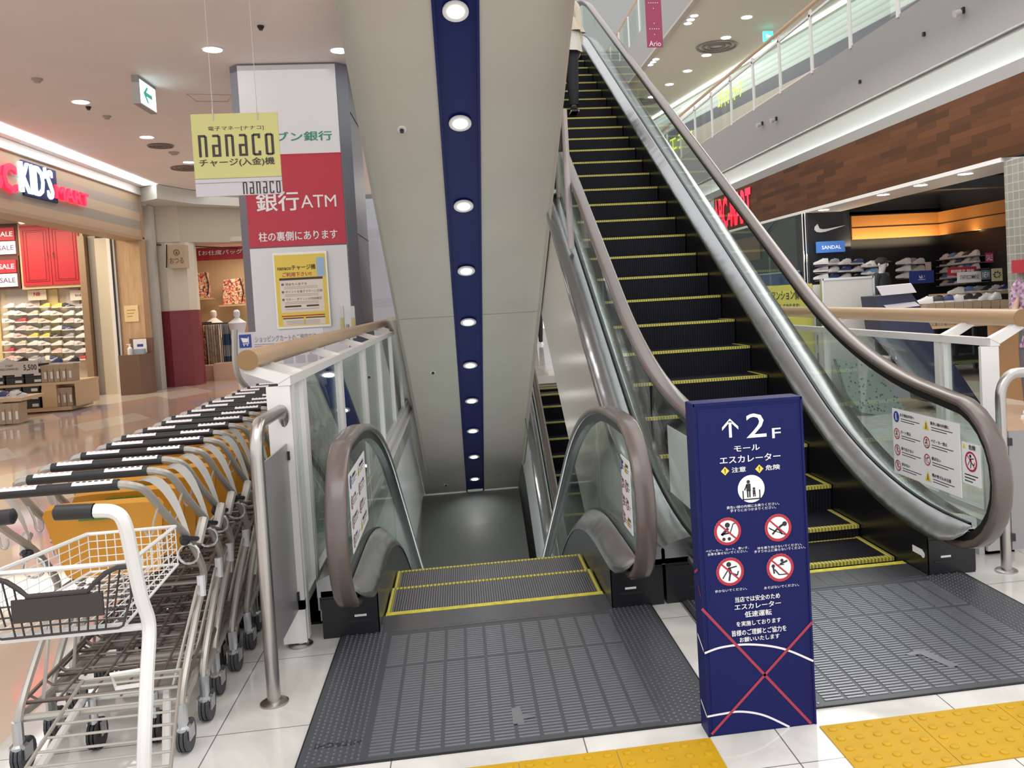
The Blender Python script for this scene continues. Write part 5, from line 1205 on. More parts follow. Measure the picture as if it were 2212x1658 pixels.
for k, v in (('Scale', 1), ('Mortar Size', .0015), ('Brick Width', .75), ('Row Height', .085), ('Bias', 0)): br.inputs[k].default_value = v
br.inputs['Color1'].default_value = (.135, .050, .019, 1); br.inputs['Color2'].default_value = (.068, .027, .010, 1); br.inputs['Mortar'].default_value = (.05, .025, .015, 1)
g = N(plank, 'ShaderNodeNewGeometry'); s = N(plank, 'ShaderNodeSeparateXYZ'); c = N(plank, 'ShaderNodeCombineXYZ'); L(plank, g.outputs['Position'], s.inputs[0]); L(plank, s.outputs['Y'], c.inputs[0]); L(plank, s.outputs['Z'], c.inputs[1]); L(plank, c.outputs[0], br.inputs['Vector']); L(plank, br.outputs['Color'], bsdf(plank).inputs['Base Color'])
mb = MB(); mb.box(XF, XF + .14, 2, 20.2, 2.712, 3.563); tag(mb.build('wood_fascia', plank, None), 'broad walnut plank fascia running above the right shoe shop', 'fascia')
mb = MB(); mb.box(XF, XF + .69, 9.2, 20.2, 2.66, 2.711); tag(mb.build('soffit_strip', white, None), 'white soffit strip with small lamps under the walnut fascia', 'soffit')
us = False
for i, (px, py) in enumerate(((2155, 348), (2056, 376), (1964.5, 400.5), (1885, 421), (1762, 453.6), (1712, 466), (1608, 493), (1571, 501.7))):
    p = at(px, py, 'z', 2.655); o = copy_tree(cl)
    put(o, (min(max(p.x, XF + .12), XF + .6), p.y, 2.66), 0, f'small round lamp in the white soffit of the right shop, {ordn(i)} from the tiled pillar', 'lamps in the right shop soffit')
t = thing('lit_shop_sign', 'red lit letters of the shoe shop on the walnut fascia at right', 'sign', (XF, 18.5, 3.1))
def sideR(body, px0, py0, px1, py1, m, off, par, x=XF - .02, nm='letter_group'):
    a, b = at(px0, py0, 'x', x), at(px1, py1, 'x', x); mb = MB(); c = (a + b) / 2
    mb.text(body, c, abs(b.y - a.y), abs(a.z - b.z), -Y, Z, off, lift=.004); return mb.build(nm, m, par)
sideR('ABC-MART', 1541, 434, 1624, 478, emis('neon_red', (1, .015, .06), 1.3), .06, t)
# the text reads left to right for someone facing the shop front (toward +x): far end first
# tiled pillar
tile = mat('grey_tiles', (.30, .29, .25), .4)
br = N(tile, 'ShaderNodeTexBrick'); br.offset = 0
for k, v in (('Scale', 1), ('Mortar Size', .006), ('Brick Width', .10), ('Row Height', .10), ('Bias', 0)): br.inputs[k].default_value = v
br.inputs['Color1'].default_value = (.30, .29, .25, 1); br.inputs['Color2'].default_value = (.24, .235, .20, 1); br.inputs['Mortar'].default_value = (.42, .41, .37, 1)
g = N(tile, 'ShaderNodeNewGeometry'); s = N(tile, 'ShaderNodeSeparateXYZ'); c = N(tile, 'ShaderNodeCombineXYZ'); ad = N(tile, 'ShaderNodeMath', operation='ADD'); L(tile, g.outputs['Position'], s.inputs[0]); L(tile, s.outputs['Y'], ad.inputs[0]); L(tile, s.outputs['X'], ad.inputs[1]); L(tile, ad.outputs[0], c.inputs[0]); L(tile, s.outputs['Z'], c.inputs[1]); L(tile, c.outputs[0], br.inputs['Vector']); L(tile, br.outputs['Color'], bsdf(tile).inputs['Base Color'])
mb = MB(); mb.box(XF + .02, XF + 1.2, 5.5, 9.18, 0, 2.655); tag(mb.build('tiled_pillar', tile, None), 'grey mosaic tiled pillar at the right edge of the shoe shop front', 'pillar')
A, B = at(2192, 562, 'x', XF - .01), at(2225, 588, 'x', XF - .01)
mb = MB(); mb.box(XF - .05, XF + .02, B.y, A.y, B.z, A.z); tag(mb.build('alarm_box', redp, None), 'red alarm box on the tiled pillar at the right edge', 'alarm box')
t = thing('wood_stool', 'round-topped oak counter block below the tiled pillar at the right edge', 'counter', (XF - .2, 8.9, 0))
mb = MB(); mb.box(XF - .26, XF + .015, 8.2, 9.17, 0, .92); mb.build('side_board', mat('oak_orange', (.42, .23, .10), .45), t)
mb = MB(); mb.lathe([(.22, .92), (.22, .96)], (XF - .22, 8.9, 0), 20); mb.build('round_top', wood, t)
# shoe shop shell
dark = mat('shop_black', (.010, .011, .014), .5); darkp = mat('shop_panel', (.020, .022, .030), .45)
mb = MB(); mb.slot(0).box(XF + .02, 9.05, 15.0, 15.12, 0, 2.65); mb.box(XF + .72, 9.05, 15.0, 15.12, 2.6, 3.0); mb.slot(0).box(8.95, 9.05, 8, 15, 0, 3.0); mb.slot(0).box(XF + .7, 9, 8, 15, 2.9, 3.0); mb.slot(0).box(XF + .02, XF + .15, 15.12, 20.2, 0, 2.655)
struct('wall_shoe_store', mb, [dark])
mb = MB(); mb.box(XF + .75, 8.9, 12.4, 12.6, 2.72, 2.9); mb.box(XF + .75, 8.9, 10.4, 10.6, 2.72, 2.9); struct('trim_6', mb, mat('beam_dark', (.07, .07, .075), .6))
om = mat('orange_band', (.58, .24, .06), .4)
mb = MB(); A, B = at(1838, 467, 'y', 14.95), at(2030, 508, 'y', 14.95)
zA, zB, xm = A.z, B.z, 8.86
mb.box(A.x, xm, 14.93, 14.99, zB, zA); mb.box(xm, xm + .06, 12.85, 14.99, zB, zA); mb.slot(1).box(A.x, xm, 14.925, 14.93, (zA + zB) / 2 - .01, (zA + zB) / 2 + .01); mb.box(xm - .005, xm, 12.85, 14.93, (zA + zB) / 2 - .01, (zA + zB) / 2 + .01)
tag(mb.build('orange_band', [om, darkg], None), 'glowing orange wood band wrapping the corner of the dark shoe shop', 'panel')
for i in range(3):
    l = bpy.data.lights.new('band_lamp', 'AREA'); l.size = 1.2; l.size_y = .1; l.energy = 7; l.color = (1, .8, .5); l.shape = 'RECTANGLE'
    lo = bpy.data.objects.new('band_lamp', l); lo.location = (7.6 + i * .6 if i < 2 else 8.75, 14.75 if i < 2 else 13.8, 2.05); lo.rotation_euler = (math.pi - .35, 0, 0) if i < 2 else (math.pi, -.35, 0); COL.objects.link(lo)
# wall behind: framed black panel with tick mark
A, B = at(1741, 456, 'y', 14.90), at(1839, 612, 'y', 14.90)
t = thing('brand_wall', 'dark panel wall with a large white tick-shaped logo in the right shoe shop', 'wall panel', ((A.x + B.x) / 2, 14.9, 0))
mb = MB(); mb.box(A.x, B.x, 14.86, 15.0, 0, 2.68); mb.build('panel', darkp, t)
def swoosh(cx_, cy_, w_px, yp, m, par, ax='y'):
    pts = [(-1, .30), (-.92, -.02), (-.78, -.28), (-.52, -.38), (-.25, -.32), (1, .42), (-.15, .02), (-.42, -.04), (-.60, .05), (-.72, .28), (-.78, .55)]
    pts = [(-.80, .58), (-.98, .22), (-1, -.12), (-.86, -.36), (-.60, -.42), (-.30, -.34), (1, .42), (-.20, .00), (-.48, -.04), (-.66, .04), (-.72, .26)]
    mb = MB(); V = [at(cx_ + a * w_px, cy_ - b * w_px * .55, 'y', yp) for a, b in pts]
    mb.add([v for v in V], [(0, 1, 2, 9, 10), (2, 3, 8, 9), (3, 4, 8), (4, 5, 7, 8), (5, 6, 7)]); return mb.build('tick_logo', m, par)
swoosh(1793, 494, 34, 14.85, wht, t)
t = thing('category_sign', 'blue SANDAL sign projecting below the tick logo', 'sign', (6.9, 14.7, 1.9))
A, B = at(1766, 522, 'y', 14.7), at(1826, 543, 'y', 14.7)
mb = MB(); mb.slot(0).box(A.x, B.x, 14.7, 14.78, B.z, A.z); mb.slot(1); ftext(mb, 'SANDAL', 1775, 529, 1817, 538, 14.699, .02); mb.build('sign_box', [emis('sign_blue', (.08, .22, .62), .35), emis('sign_letters', (.9, .95, 1), .5)], t)
mb = MB(); A = at(1735, 470, 'y', 14.8); mb.cyl((A.x - .02, 14.8, 0), (A.x - .02, 14.8, 2.66), .015, 8); mb.cyl((A.x + .03, 14.8, 0), (A.x + .03, 14.8, 2.66), .015, 8); tag(mb.build('chrome_post', steelb, None), 'pair of thin chrome posts at the left side of the dark tick-logo wall', 'post')
# glazed front further back
t = thing('shop_window', 'dark shop window with blue lower boards beyond the rising escalator', 'window', (XF, 17.5, 0))
mb = MB(); mb.box(XF - .0, XF + .02, 15.15, 20.2, .75, 1.62); mb.build('blue_board', mat('board_royal', (.015, .035, .20), .3), t)
mb = MB(); mb.box(XF, XF + .02, 17.2, 20.2, 1.95, 2.45); mb.build('brown_panel', mat('panel_brown', (.16, .07, .03), .5), t)
mb = MB(); mb.box(XF - .02, XF + .03, 15.15, 20.2, 1.62, 1.65); mb.box(XF - .02, XF + .03, 15.15, 20.2, 1.2, 1.215); mb.build('frame', zinc, t)
mb = MB(); mb.box(XF - .05, XF - .04, 15.15, 20.2, .05, 2.66); mb.build('pane', glzw, t)
mb = MB(); c = at(1663, 498, 'x', XF - .02); pts = [(-.9, .1), (-.55, -.3), (.9, .75), (-.4, -.02)]
mb.add([c - Y * a * .55 + Z * b * .28 for a, b in pts], [(0, 1, 2, 3), (3, 2, 1, 0)]); mb.build('tick_logo', wht, t)  # a reflected tick in the window, drawn as a white shape

# shoes and stock of the right shop
def rack_shoes(px0, px1, n, pys, yp, cols, nm, grp, s=1.05, shelf=True):
    k = 0; SW = thing('shelf_rack', 'shelf rack for sneakers ' + nm, 'shelf', at(px0, pys[-1], 'y', yp)) if shelf else None
    for r, py in enumerate(pys):
        for c in range(n):
            p = at(px0 + (px1 - px0) * c / max(1, n - 1), py, 'y', yp); col = cols[(k * 5 + r) % len(cols)]; k += 1
            shoe((p.x, yp, p.z), R_(180 + (c * 37 % 40) - 20), col, f'{col} sneaker {nm}, {ordn(r)} row from top, {ordn(c)} from left', grp, s)
        if shelf:
            a, b = at(px0 - 8, py, 'y', yp), at(px1 + 8, py, 'y', yp)
            mb = MB(); mb.box(a.x, b.x, yp - .07, yp + .1, (a.z + b.z) / 2 - .012, (a.z + b.z) / 2 - .003); mb.build('shelf', shelfclear, SW)
wb = ['white', 'black', 'white', 'blue', 'white', 'grey', 'white', 'navy']
rack_shoes(1773, 1850, 4, (571, 587, 603), 14.6, wb, 'on the shelves under the tick logo', 'sneakers under the tick logo')
rack_shoes(1876, 1884, 2, (576, 592, 606), 14.5, wb, 'left of the mannequin', 'sneakers left of the mannequin')
rack_shoes(1951, 1983, 3, (570, 585, 600), 14.5, wb, 'right of the mannequin', 'sneakers right of the mannequin')
SW = thing('shelf_rack', 'shelf rack for sneakers on the right side wall of the dark shop', 'shelf', (8.9, 14, 1))
for r, py in enumerate((560, 574, 588, 602, 616)):
    for c in range(5):
        p = at(2046 + c * 16, py - c * 2, 'x', 8.8); col = wb[(c * 3 + r) % 8]
        shoe((8.75, p.y, p.z), R_(90), col, f'{col} sneaker on the right side wall, {ordn(r)} row from top, {ordn(c)} from the far corner', 'sneakers on the right side wall')
        mb = MB(); mb.box(8.66, 8.95, p.y - .13, p.y + .13, p.z - .012, p.z - .003); mb.build('shelf', shelfclear, SW)
# display tables
def table(xa, xb, ya, yb, z, lab, boxes):
    t = thing('display_table', lab, 'table', ((xa + xb) / 2, (ya + yb) / 2, 0))
    mb = MB(); mb.box(xa, xb, ya, yb, z - .04, z); mb.build('table_top', shelfw, t)
    for x in (xa + .03, xb - .08):
        for y in (ya + .04, yb - .09):
            mb = MB(); mb.box(x, x + .05, y, y + .05, 0, z - .04); mb.build('leg', darkg, t)
    mb = MB(); mb.box(xa + .05, xb - .05, ya + .05, yb - .05, .18, .21); mb.build('lower_shelf', darkg, t)
A = at(1990, 655, 'y', 11.0); B = at(2168, 655, 'y', 11.0)
table(A.x, B.x + .2, 11.0, 12.0, A.z - .32, 'oak shoe table behind the right railing, nearer one', 1)
for i in range(9):
    x = A.x + .14 + i * .135
    shoebox((x, 11.15, A.z - .318), .12, .30, .30, 'brown', f'brown shoe box on the nearer right table, {ordn(i)} from left', 'brown boxes on the nearer right table')
for i in range(8):
    x = A.x + .12 + i * .15; col = ['white', 'black', 'navy', 'white', 'black', 'black', 'white', 'white'][i]
    shoe((x, 11.15, A.z - .012), R_(150 + i * 8), col, f'{col} sneaker on the boxes of the nearer right table, {ordn(i)} from left', 'sneakers on the nearer right table')
C_, D_ = at(2050, 625, 'y', 12.6), at(2170, 625, 'y', 12.6)
table(C_.x, D_.x + .2, 12.5, 13.2, D_.z - .02, 'oak shoe table behind the right railing, farther one', 1)
for i in range(7):
    col = ['white', 'blue', 'grey', 'black', 'white', 'navy', 'white'][i]
    shoe((C_.x + .14 + i * .16, 12.65, D_.z - .018), R_(160 + i * 9), col, f'{col} sneaker on the farther right table, {ordn(i)} from left', 'sneakers on the farther right table')
for i, (x0_, y0_, x1_, y1_, yp, m_, s_, lab) in enumerate((
        (1964, 586, 2018, 610, 13.6, bluep, '▲', 'blue card with a white trefoil shape among the shoes'), (2047, 578, 2110, 592, 12.4, redp, '期間限定 特価', 'red promotional card with white characters above the shoes'), (2068, 588, 2120, 608, 12.3, wht, 'STAFF RECOMMEND', 'white card with small dark writing in front of the red card'), (2120, 583, 2140, 603, 12.2, mat('card_slate', (.10, .16, .24), .5), 'NEW', 'dark slate card right of the white card'), (2142, 580, 2166, 606, 12.1, mat('card_yellow', (.62, .58, .35), .5), '☀', 'pale yellow card at the right end of the shoe tables'), (2129, 546, 2146, 566, 12.6, mat('card_crimson', (.50, .03, .14), .5), 'SALE', 'crimson square card on the side wall'), (1999, 566, 2012, 584, 14.0, mat('card_pink', (.7, .5, .5), .5), '', 'small pale pink card on the dark back wall'))):
    a, b = at(x0_, y0_, 'y', yp), at(x1_, y1_, 'y', yp); mb = MB(); mb.slot(0).box(a.x, b.x, yp, yp + .01, b.z, a.z)
    if i == 0:
        c = (a + b) / 2; h = (a.z - b.z) * .30
        for q, w_ in ((-.6, .5), (0, .6), (.6, .5)): mb.slot(1).prism([(c.x + q * h - .2 * h * (1 - abs(q)), yp - .002, c.z - .25 * h), (c.x + q * h * .2, yp - .002, c.z - .45 * h), (c.x + q * h + .25 * h, yp - .002, c.z + .1 * h), (c.x + q * 1.3 * h, yp - .002, c.z + w_ * h * 1.1)], (0, .001, 0))
        mb.box(c.x - h, c.x + h, yp - .002, yp, c.z - .75 * h, c.z - .6 * h)
    elif s_: mb.slot(1).text(s_, ((a.x + b.x) / 2, yp - .001, (a.z + b.z) / 2), (b.x - a.x) * .8, (a.z - b.z) * (.4 if len(s_) > 4 else .6), X, Z, .01)
    tag(mb.build('promo_card', [m_, blk if i in (2, 4) else wht], None), lab, 'card')
    mb = MB()

# stands between the railing and the shop
t = thing('standing_board', 'plain white standing board seen over the right railing', 'board', (4.2, 9.0, 0))
a, b = at(1776, 604, 'y', 9.0), at(1886, 604, 'y', 9.0); zt_ = a.z
mb = MB(); mb.box(a.x, b.x, 9.0, 9.03, .06, zt_ - .0); mb.build('panel', mat('board_white', (.58, .57, .54), .45), t)
mb = MB()
for x in (a.x, b.x): mb.box(x - .012, x + .012, 8.99, 9.04, .03, zt_ + .01)
mb.box(a.x, b.x, 8.99, 9.04, zt_ - .01, zt_ + .012); mb.box(a.x, b.x, 8.99, 9.04, .03, .06); mb.build('frame', zinc, t)
for x in (a.x + .06, b.x - .06):
    mb = MB(); mb.box(x - .02, x + .02, 8.8, 9.25, 0, .03); mb.build('foot', zinc, t)
t = thing('advert_board', 'yellow advertising board with black Japanese writing seen through the escalator glass', 'board', (3.2, 9.2, 0))
a, b = at(1640, 618, 'y', 9.2), at(1754, 612, 'y', 9.2)
mb = MB(); mb.slot(0).box(a.x, b.x, 9.2, 9.23, .35, b.z); mb.slot(1).prism([(a.x, 9.198, .35), (a.x + .35, 9.198, .35), (a.x + .1, 9.198, .75), (a.x, 9.198, .85)], (0, .002, 0)); mb.build('panel', [mat('advert_yellow', (.60, .55, .10), .45), mat('advert_green', (.05, .30, .10), .5)], t)
mb = MB(); ftext(mb, '新しいマンション情報', 1634, 625, 1737, 650, 9.197, .02); ftext(mb, '■配布しております!', 1664, 655, 1727, 668, 9.197, .03); mb.build('lettering', blk, t)
mb = MB(); mb.box(a.x + .05, a.x + .08, 9.23, 9.26, 0, .4); mb.box(b.x - .08, b.x - .05, 9.23, 9.26, 0, .4); mb.build('leg', zinc, t)
t = thing('leaflet_rack', 'white upright leaflet rack with dark slots between the yellow and the white board', 'rack', (3.9, 9.1, 0))
a, b = at(1756, 612, 'y', 9.15), at(1776, 612, 'y', 9.15)
mb = MB(); mb.box(a.x, b.x, 9.15, 9.25, 0, 1.38); mb.build('rack_body', mat('rack_white', (.62, .62, .60), .45), t)
for i in range(6):
    mb = MB(); mb.box(a.x + .015, b.x - .015, 9.12, 9.15, .12 + i * .2, .22 + i * .2); mb.build('slot_tray', mat('slot_dark', (.12, .13, .14), .5), t)
# navy brochure slope
t = thing('brochure_slope', 'tall navy brochure stand with a slanted side between the white board and the shoe tables', 'stand', (4.9, 8.4, 0))
yp = 8.4; P_ = lambda px, py: at(px, py, 'y', yp)
out = [P_(1893, 640), P_(1968, 632), P_(1985, 655), P_(2030, 740), P_(2119, 872), P_(2100, 886), P_(2080, 850), P_(2072, 880), P_(2005, 868), P_(2000, 830), P_(1965, 760), P_(1930, 742), P_(1905, 720)]
mb = MB(); mb.prism(out, (0, .35, 0)); mb.build('slanted_body', mat('stand_navy', (.018, .024, .065), .35), t)
for (x0_, y0_, x1_, y1_) in ((1893, 620, 1968, 613), (1908, 660, 1976, 652)):
    a = P_(x0_, y0_); b = P_(x1_, y1_); mb = MB(); mb.prism([a + Y * -.01, b + Y * -.01, b + Vector((.03, -.05, -.09 if y0_ < 640 else -.04)), a + Vector((.03, -.05, -.09 if y0_ < 640 else -.04))], (0, .02, .01)); mb.build('brochure', mat('brochure_lilac', (.50, .47, .50), .5), t)
# speckled low panel behind the railing
mb = MB(); a, b = at(1800, 780, 'y', 8.7), at(1950, 905, 'y', 8.2)
sp = mat('speckled_green', (.22, .27, .25), .6); vv = N(sp, 'ShaderNodeTexVoronoi'); vv.inputs['Scale'].default_value = 22; L(sp, coords(sp), vv.inputs['Vector']); rr = N(sp, 'ShaderNodeValToRGB'); rr.color_ramp.elements[0].position = .22; rr.color_ramp.elements[0].color = (.02, .03, .03, 1); rr.color_ramp.elements[1].position = .32; rr.color_ramp.elements[1].color = (.24, .29, .27, 1); L(sp, vv.outputs['Distance'], rr.inputs['Fac']); L(sp, rr.outputs['Color'], bsdf(sp).inputs['Base Color'])
mb.prism([at(1806, 775, 'y', 8.7), at(1890, 790, 'y', 8.7), at(1955, 880, 'y', 8.5), at(1945, 905, 'y', 8.4), at(1860, 890, 'y', 8.4), at(1830, 850, 'y', 8.5)], (0, .08, 0)); tag(mb.build('low_screen', sp, None), 'speckled grey green low screen behind the curved escalator glass', 'screen')

# ------------------------------------------------------------------ upper floor
t = thing('glass_railing', 'long glass railing with a wooden top rail along the upper floor edge', 'railing', (XF - .03, 2, 5.02))
mb = MB(); mb.tube([(XF - .04, 2, 6.08), (XF - .04, 40, 6.08)], .035, 12); mb.build('wooden_rail', wood, t, True)
mb = MB(); mb.box(XF - .02, XF + .02, 2, 40, 5.93, 5.97); mb.build('top_frame', postw, t)
for i in range(20):
    y = 8.4 + i * 1.45
    mb = MB(); mb.box(XF - .02, XF + .02, y, y + .06, 4.98, 6.05); mb.build('post', postw, t)
    mb = MB(); mb.box(XF - .004, XF + .004, y + .07, y + 1.44, 5.05, 5.93); mb.build('glass_pane', glz, t)
c2m = mat('ceiling_warm', (.60, .56, .47), .7)
mb = MB(); mb.box(5.95, 13, 6, 60, 8.2, 8.4); struct('ceiling_upper', mb, c2m)
zt3 = 9.15
mb = MB(); mb.box(5.85, 5.95, 6, 60, 8.12, zt3); struct('wall_gallery', mb, slabm)
mb = MB(); mb.box(5.8, 5.96, 6, 60, 8.05, 8.12); struct('trim_7', mb, mat('edge_beige', (.42, .37, .32), .5))
t = thing('glass_railing', 'glass railing of the gallery above, behind the magenta banner', 'railing', (5.9, 6, zt3))
mb = MB(); mb.tube([(5.9, 6, zt3 + 1.05), (5.9, 50, zt3 + 1.05)], .035, 8); mb.build('wooden_rail', wood, t)
for i in range(22): mb = MB(); mb.box(5.88, 5.92, 8 + i * 1.6, 8.06 + i * 1.6, zt3 - .02, zt3 + 1.05); mb.build('post', postw, t)
mb = MB(); mb.box(5.897, 5.903, 6, 44, zt3, zt3 + .95); mb.build('glass_pane', glz, t)
# shop fronts of the upper floor along a slightly turned line
pA, pB = at(1850, 0, 'z', 8.2), at(1400, 268, 'z', 8.2)
dv = (pB - pA).normalized(); nv = Vector((-dv.y, dv.x, 0)); Ln = (pB - pA).length
s0 = pA - dv * 9
def upband(z0_, z1_, a, b, push=0): return [s0 + dv * a + nv * push + Z * (z0_ - 8.2), s0 + dv * b + nv * push + Z * (z0_ - 8.2), s0 + dv * b + nv * push + Z * (z1_ - 8.2), s0 + dv * a + nv * push + Z * (z1_ - 8.2)]
slat = hstripes('slatted_white', [(.66, .71, .68), (.50, .56, .53), (.62, .67, .64)], .16)
mb = MB(); T_ = Ln + 12
mb.slot(0).prism(upband(7.45, 8.2, 0, T_), nv * -.1); mb.slot(1).prism(upband(7.08, 7.45, 0, T_), nv * -.1); mb.slot(2).prism(upband(5.0, 7.08, 0, T_), nv * -.1)
struct('wall_upper_shops', mb, [slat, mat('sign_band_dark', (.09, .075, .11), .4), mat('upper_shop_warm', (.50, .42, .36), .6)])
uw = (nv.x > 0)
mb = MB(); o_ = s0 + nv * (.25 if nv.x < 0 else -.25)
mb.prism([o_ + Z * -.06, o_ + dv * T_ + Z * -.06, o_ + dv * T_ + Z * -.01, o_ + Z * -.01], nv * .08); tag(mb.build('cove_light', emis('cove_upper', (.93, 1, .97), 5), None), 'glowing light line along the upper floor shop fronts', 'light')
for i, (x0_, y0_, x1_, y1_, s_, lab) in enumerate(((1554, 206, 1608, 203, 'エディオンオーフ', 'yellow green lit Japanese letters on the upper floor shop front'), (1450, 300, 1500, 305, 'エディ', 'yellow green lit letters seen low through the escalator glass, farther one'))):
    # find the spots on the front wall
    def hit(px, py):
        d = ray(px, py); q = (s0 - EYE).dot(nv) / d.dot(nv); return EYE + d * q
    a, b = hit(x0_, y0_ + (0)), hit(x1_, y1_)
    hgt = abs(hit(x0_, 190).z - hit(x0_, 228).z) if i == 0 else abs(hit(x0_, 285).z - hit(x0_, 322).z)
    a.z = b.z = (a.z + b.z) / 2; mb = MB(); mb.text(s_, (a + b) / 2 - dv.cross(Z) * 0, (a - b).length, hgt, (b - a).normalized(), Z, .03, lift=.08)
    tag(mb.build('lit_letters', emis('neon_lime', (.72, .95, .0), 1.3), None), lab, 'sign')
def cone(): pass
k = 0
for i, (px, py) in enumerate(((1613, 37), (1568, 81), (1526, 119), (1485, 153), (1446, 182), (1408, 209))):
    p = at(px, py, 'z', 8.19); o = copy_tree(cl); put(o, (p.x, p.y, 8.199), 0, f'ceiling lamp of the upper floor, {ordn(i)} of the outer row counted from the front', 'lamps of the upper ceiling outer row'); o.scale = (1.5, 1.5, 1.5)
for i, (px, py) in enumerate(((1499.5, 34), (1492, 42.6), (1486, 50.7), (1417, 128), (1410, 134), (1404, 140))):
    p = at(px, py, 'z', 8.19); o = copy_tree(cl); put(o, (p.x, p.y, 8.199), 0, f'small upper floor lamp grouped in threes by the gallery, {ordn(i)} from the front', 'lamps in threes by the gallery edge'); o.scale = (1.1, 1.1, 1.1)
for px, py, r_, lab in ((1548, 100, .55, 'large round vent in the upper ceiling, nearer'), (1393, 218, .5, 'round vent in the upper ceiling seen through glass, farther')):
    p = at(px, py, 'z', 8.19); mb = MB()
    for q in (1, .7, .4): mb.tube([(p.x + r_ * q * math.cos(a_), p.y + r_ * q * math.sin(a_), 8.18) for a_ in [i * math.pi / 12 for i in range(24)]], .035, 6, True)
    tag(mb.build('ceiling_vent', mat('vent_dark', (.22, .19, .18), .5), None), lab, 'vent')
for px, py, zz, lab in ((1660, 78, 7.95, 'small lit teal exit sign under the upper ceiling, upper right'), (1417, 247, 7.2, 'small lit green exit sign far away behind the escalator glass')):
    p = at(px, py, 'z', zz) if px > 1500 else at(px, py, 'y', 34)
    h_ = .13 if px > 1500 else .16; mb = MB(); mb.slot(0).box(p.x - h_, p.x + h_, p.y, p.y + .08, p.z - h_, p.z + h_); mb.slot(1).prism([(p.x - h_ * .5, p.y - .005, p.z - h_ * .4), (p.x + h_ * .5, p.y - .005, p.z), (p.x - h_ * .5, p.y - .005, p.z + h_ * .4)], (0, .003, 0))
    tag(mb.build('exit_sign', [emis('exit_teal', (.05, .62, .55), 1.2), emis('exit_white', (.75, .97, .95), 1.6)], None), lab, 'exit sign')
# spotlights on the slab face
for px, py, lab in ((2078, 25, 'small clear spotlight on the slab face at top right'), (1993, 73, 'tiny sensor on the slab face left of the top spotlight'), (1855, 176, 'tiny hook on the slab face in the middle'), (1675, 258, 'small spotlight on the slab face, right one of the lower pair'), (1645, 268, 'small spotlight on the slab face, left one of the lower pair')):
    p = at(px, py, 'x', XF - .03); t = thing('spotlight', lab, 'spotlight', (XF, p.y, p.z))
    big = px in (2078, 1675, 1645)
    mb = MB(); mb.box(XF - .03, XF, p.y - .02, p.y + .02, p.z - (.02 if big else .03), p.z + (.05 if big else .02)); mb.build('bracket', darkg, t)
    if big: mb = MB(); mb.tube([(XF - .05, p.y, p.z - .005), (XF - .13, p.y, p.z - .03)], [.035, .045], 10); mb.build('lamp_head', mat('lamp_glassy', (.50, .48, .46), .2), t)
# banner
A, B = at(1387, -30, 'y', 14), at(1432, 103, 'y', 14)
t = thing('hanging_banner', 'magenta hanging banner with white dots and a white name at its foot', 'banner', (3.45, 14, 5.4))
mag = mat('banner_magenta', (.33, .045, .11), .6)
mb = MB(); tl, bl_, brr, tr = at(1387, -30, 'y', 14), at(1398, 103, 'y', 14), at(1432.5, 102, 'y', 14), at(1423, -30, 'y', 14); xl_ = (bl_.x + tl.x) / 2
mb.box(bl_.x, brr.x, 13.99, 14.0, bl_.z, 7.6); mb.build('cloth', mag, t)
mb = MB(); ftext(mb, 'Ario', 1402, 88, 1428, 100, 13.988, .0); w_ = brr.x - bl_.x
for zc_ in (.0, .42, .84, 1.26):
    for u_, v_ in ((-.28, 0), (0, .09), (0, 0), (0, -.09), (.28, 0), (-.14, 0), (.14, 0)): mb.disc(((bl_.x + brr.x) / 2 + u_ * w_, 13.988, bl_.z + .30 + zc_ + v_), .008, -Y, .001, 8)
mb.build('print', wht, t)
mb = MB(); mb.cyl((bl_.x - .02, 14, 7.6), (brr.x + .02, 14, 7.6), .015, 8); mb.build('hanging_rod', zinc, t)
# far end walls so the hall is closed
mb = MB(); mb.box(-20, 22, 60, 60.2, 0, 34); struct('wall_hall_end', mb, mat('hall_wall', (.30, .31, .31), .7))
mb = MB(); mb.box(-.7, 5.8, 33, 33.3, 4.9, 6.3); mb.slot(1).box(-.7, 5.8, 33, 39, 4.4, 4.9); struct('floor_bridge', mb, [mat('hall_wall2', (.50, .49, .47), .7), slabm])
for i in range(5):
    mb = MB(); x = 2.6 + i * .62; mb.box(x, x + .16, 30 + i * .5, 30.2 + i * .5, 4.9, 13); tag(mb.build('far_column', mat('column_pale', (.50, .50, .49), .5), None), f'pale grey column far behind the escalator glass, {ordn(i)} from the left', 'column', 'pale columns behind the escalator')
# ------------------------------------------------------------------ people and mannequin
def skin_body(name, joints, edges, m, parent, root=0, sub=1):
    me = bpy.data.meshes.new(name); me.from_pydata([j[:3] for j in joints], edges, [])
    o = bpy.data.objects.new(name, me); COL.objects.link(o)
    sk = o.modifiers.new('s', 'SKIN'); ss = o.modifiers.new('u', 'SUBSURF'); ss.levels = sub; ss.render_levels = sub
    lay = me.skin_vertices[0].data if len(me.skin_vertices) else None
    if lay is not None:
        for i, j in enumerate(joints): lay[i].radius = (j[3], j[4] if len(j) > 4 else j[3]); lay[i].use_root = (i == root)
    dg = bpy.context.evaluated_depsgraph_get(); m2 = bpy.data.meshes.new_from_object(o.evaluated_get(dg))
    o.modifiers.clear(); o.data = m2; bpy.data.meshes.remove(me)
    m2.materials.clear(); m2.materials.append(m); m2.polygons.foreach_set('use_smooth', [True] * len(m2.polygons))
    m2.polygons.foreach_set('material_index', [0] * len(m2.polygons))
    o.parent = parent; return o
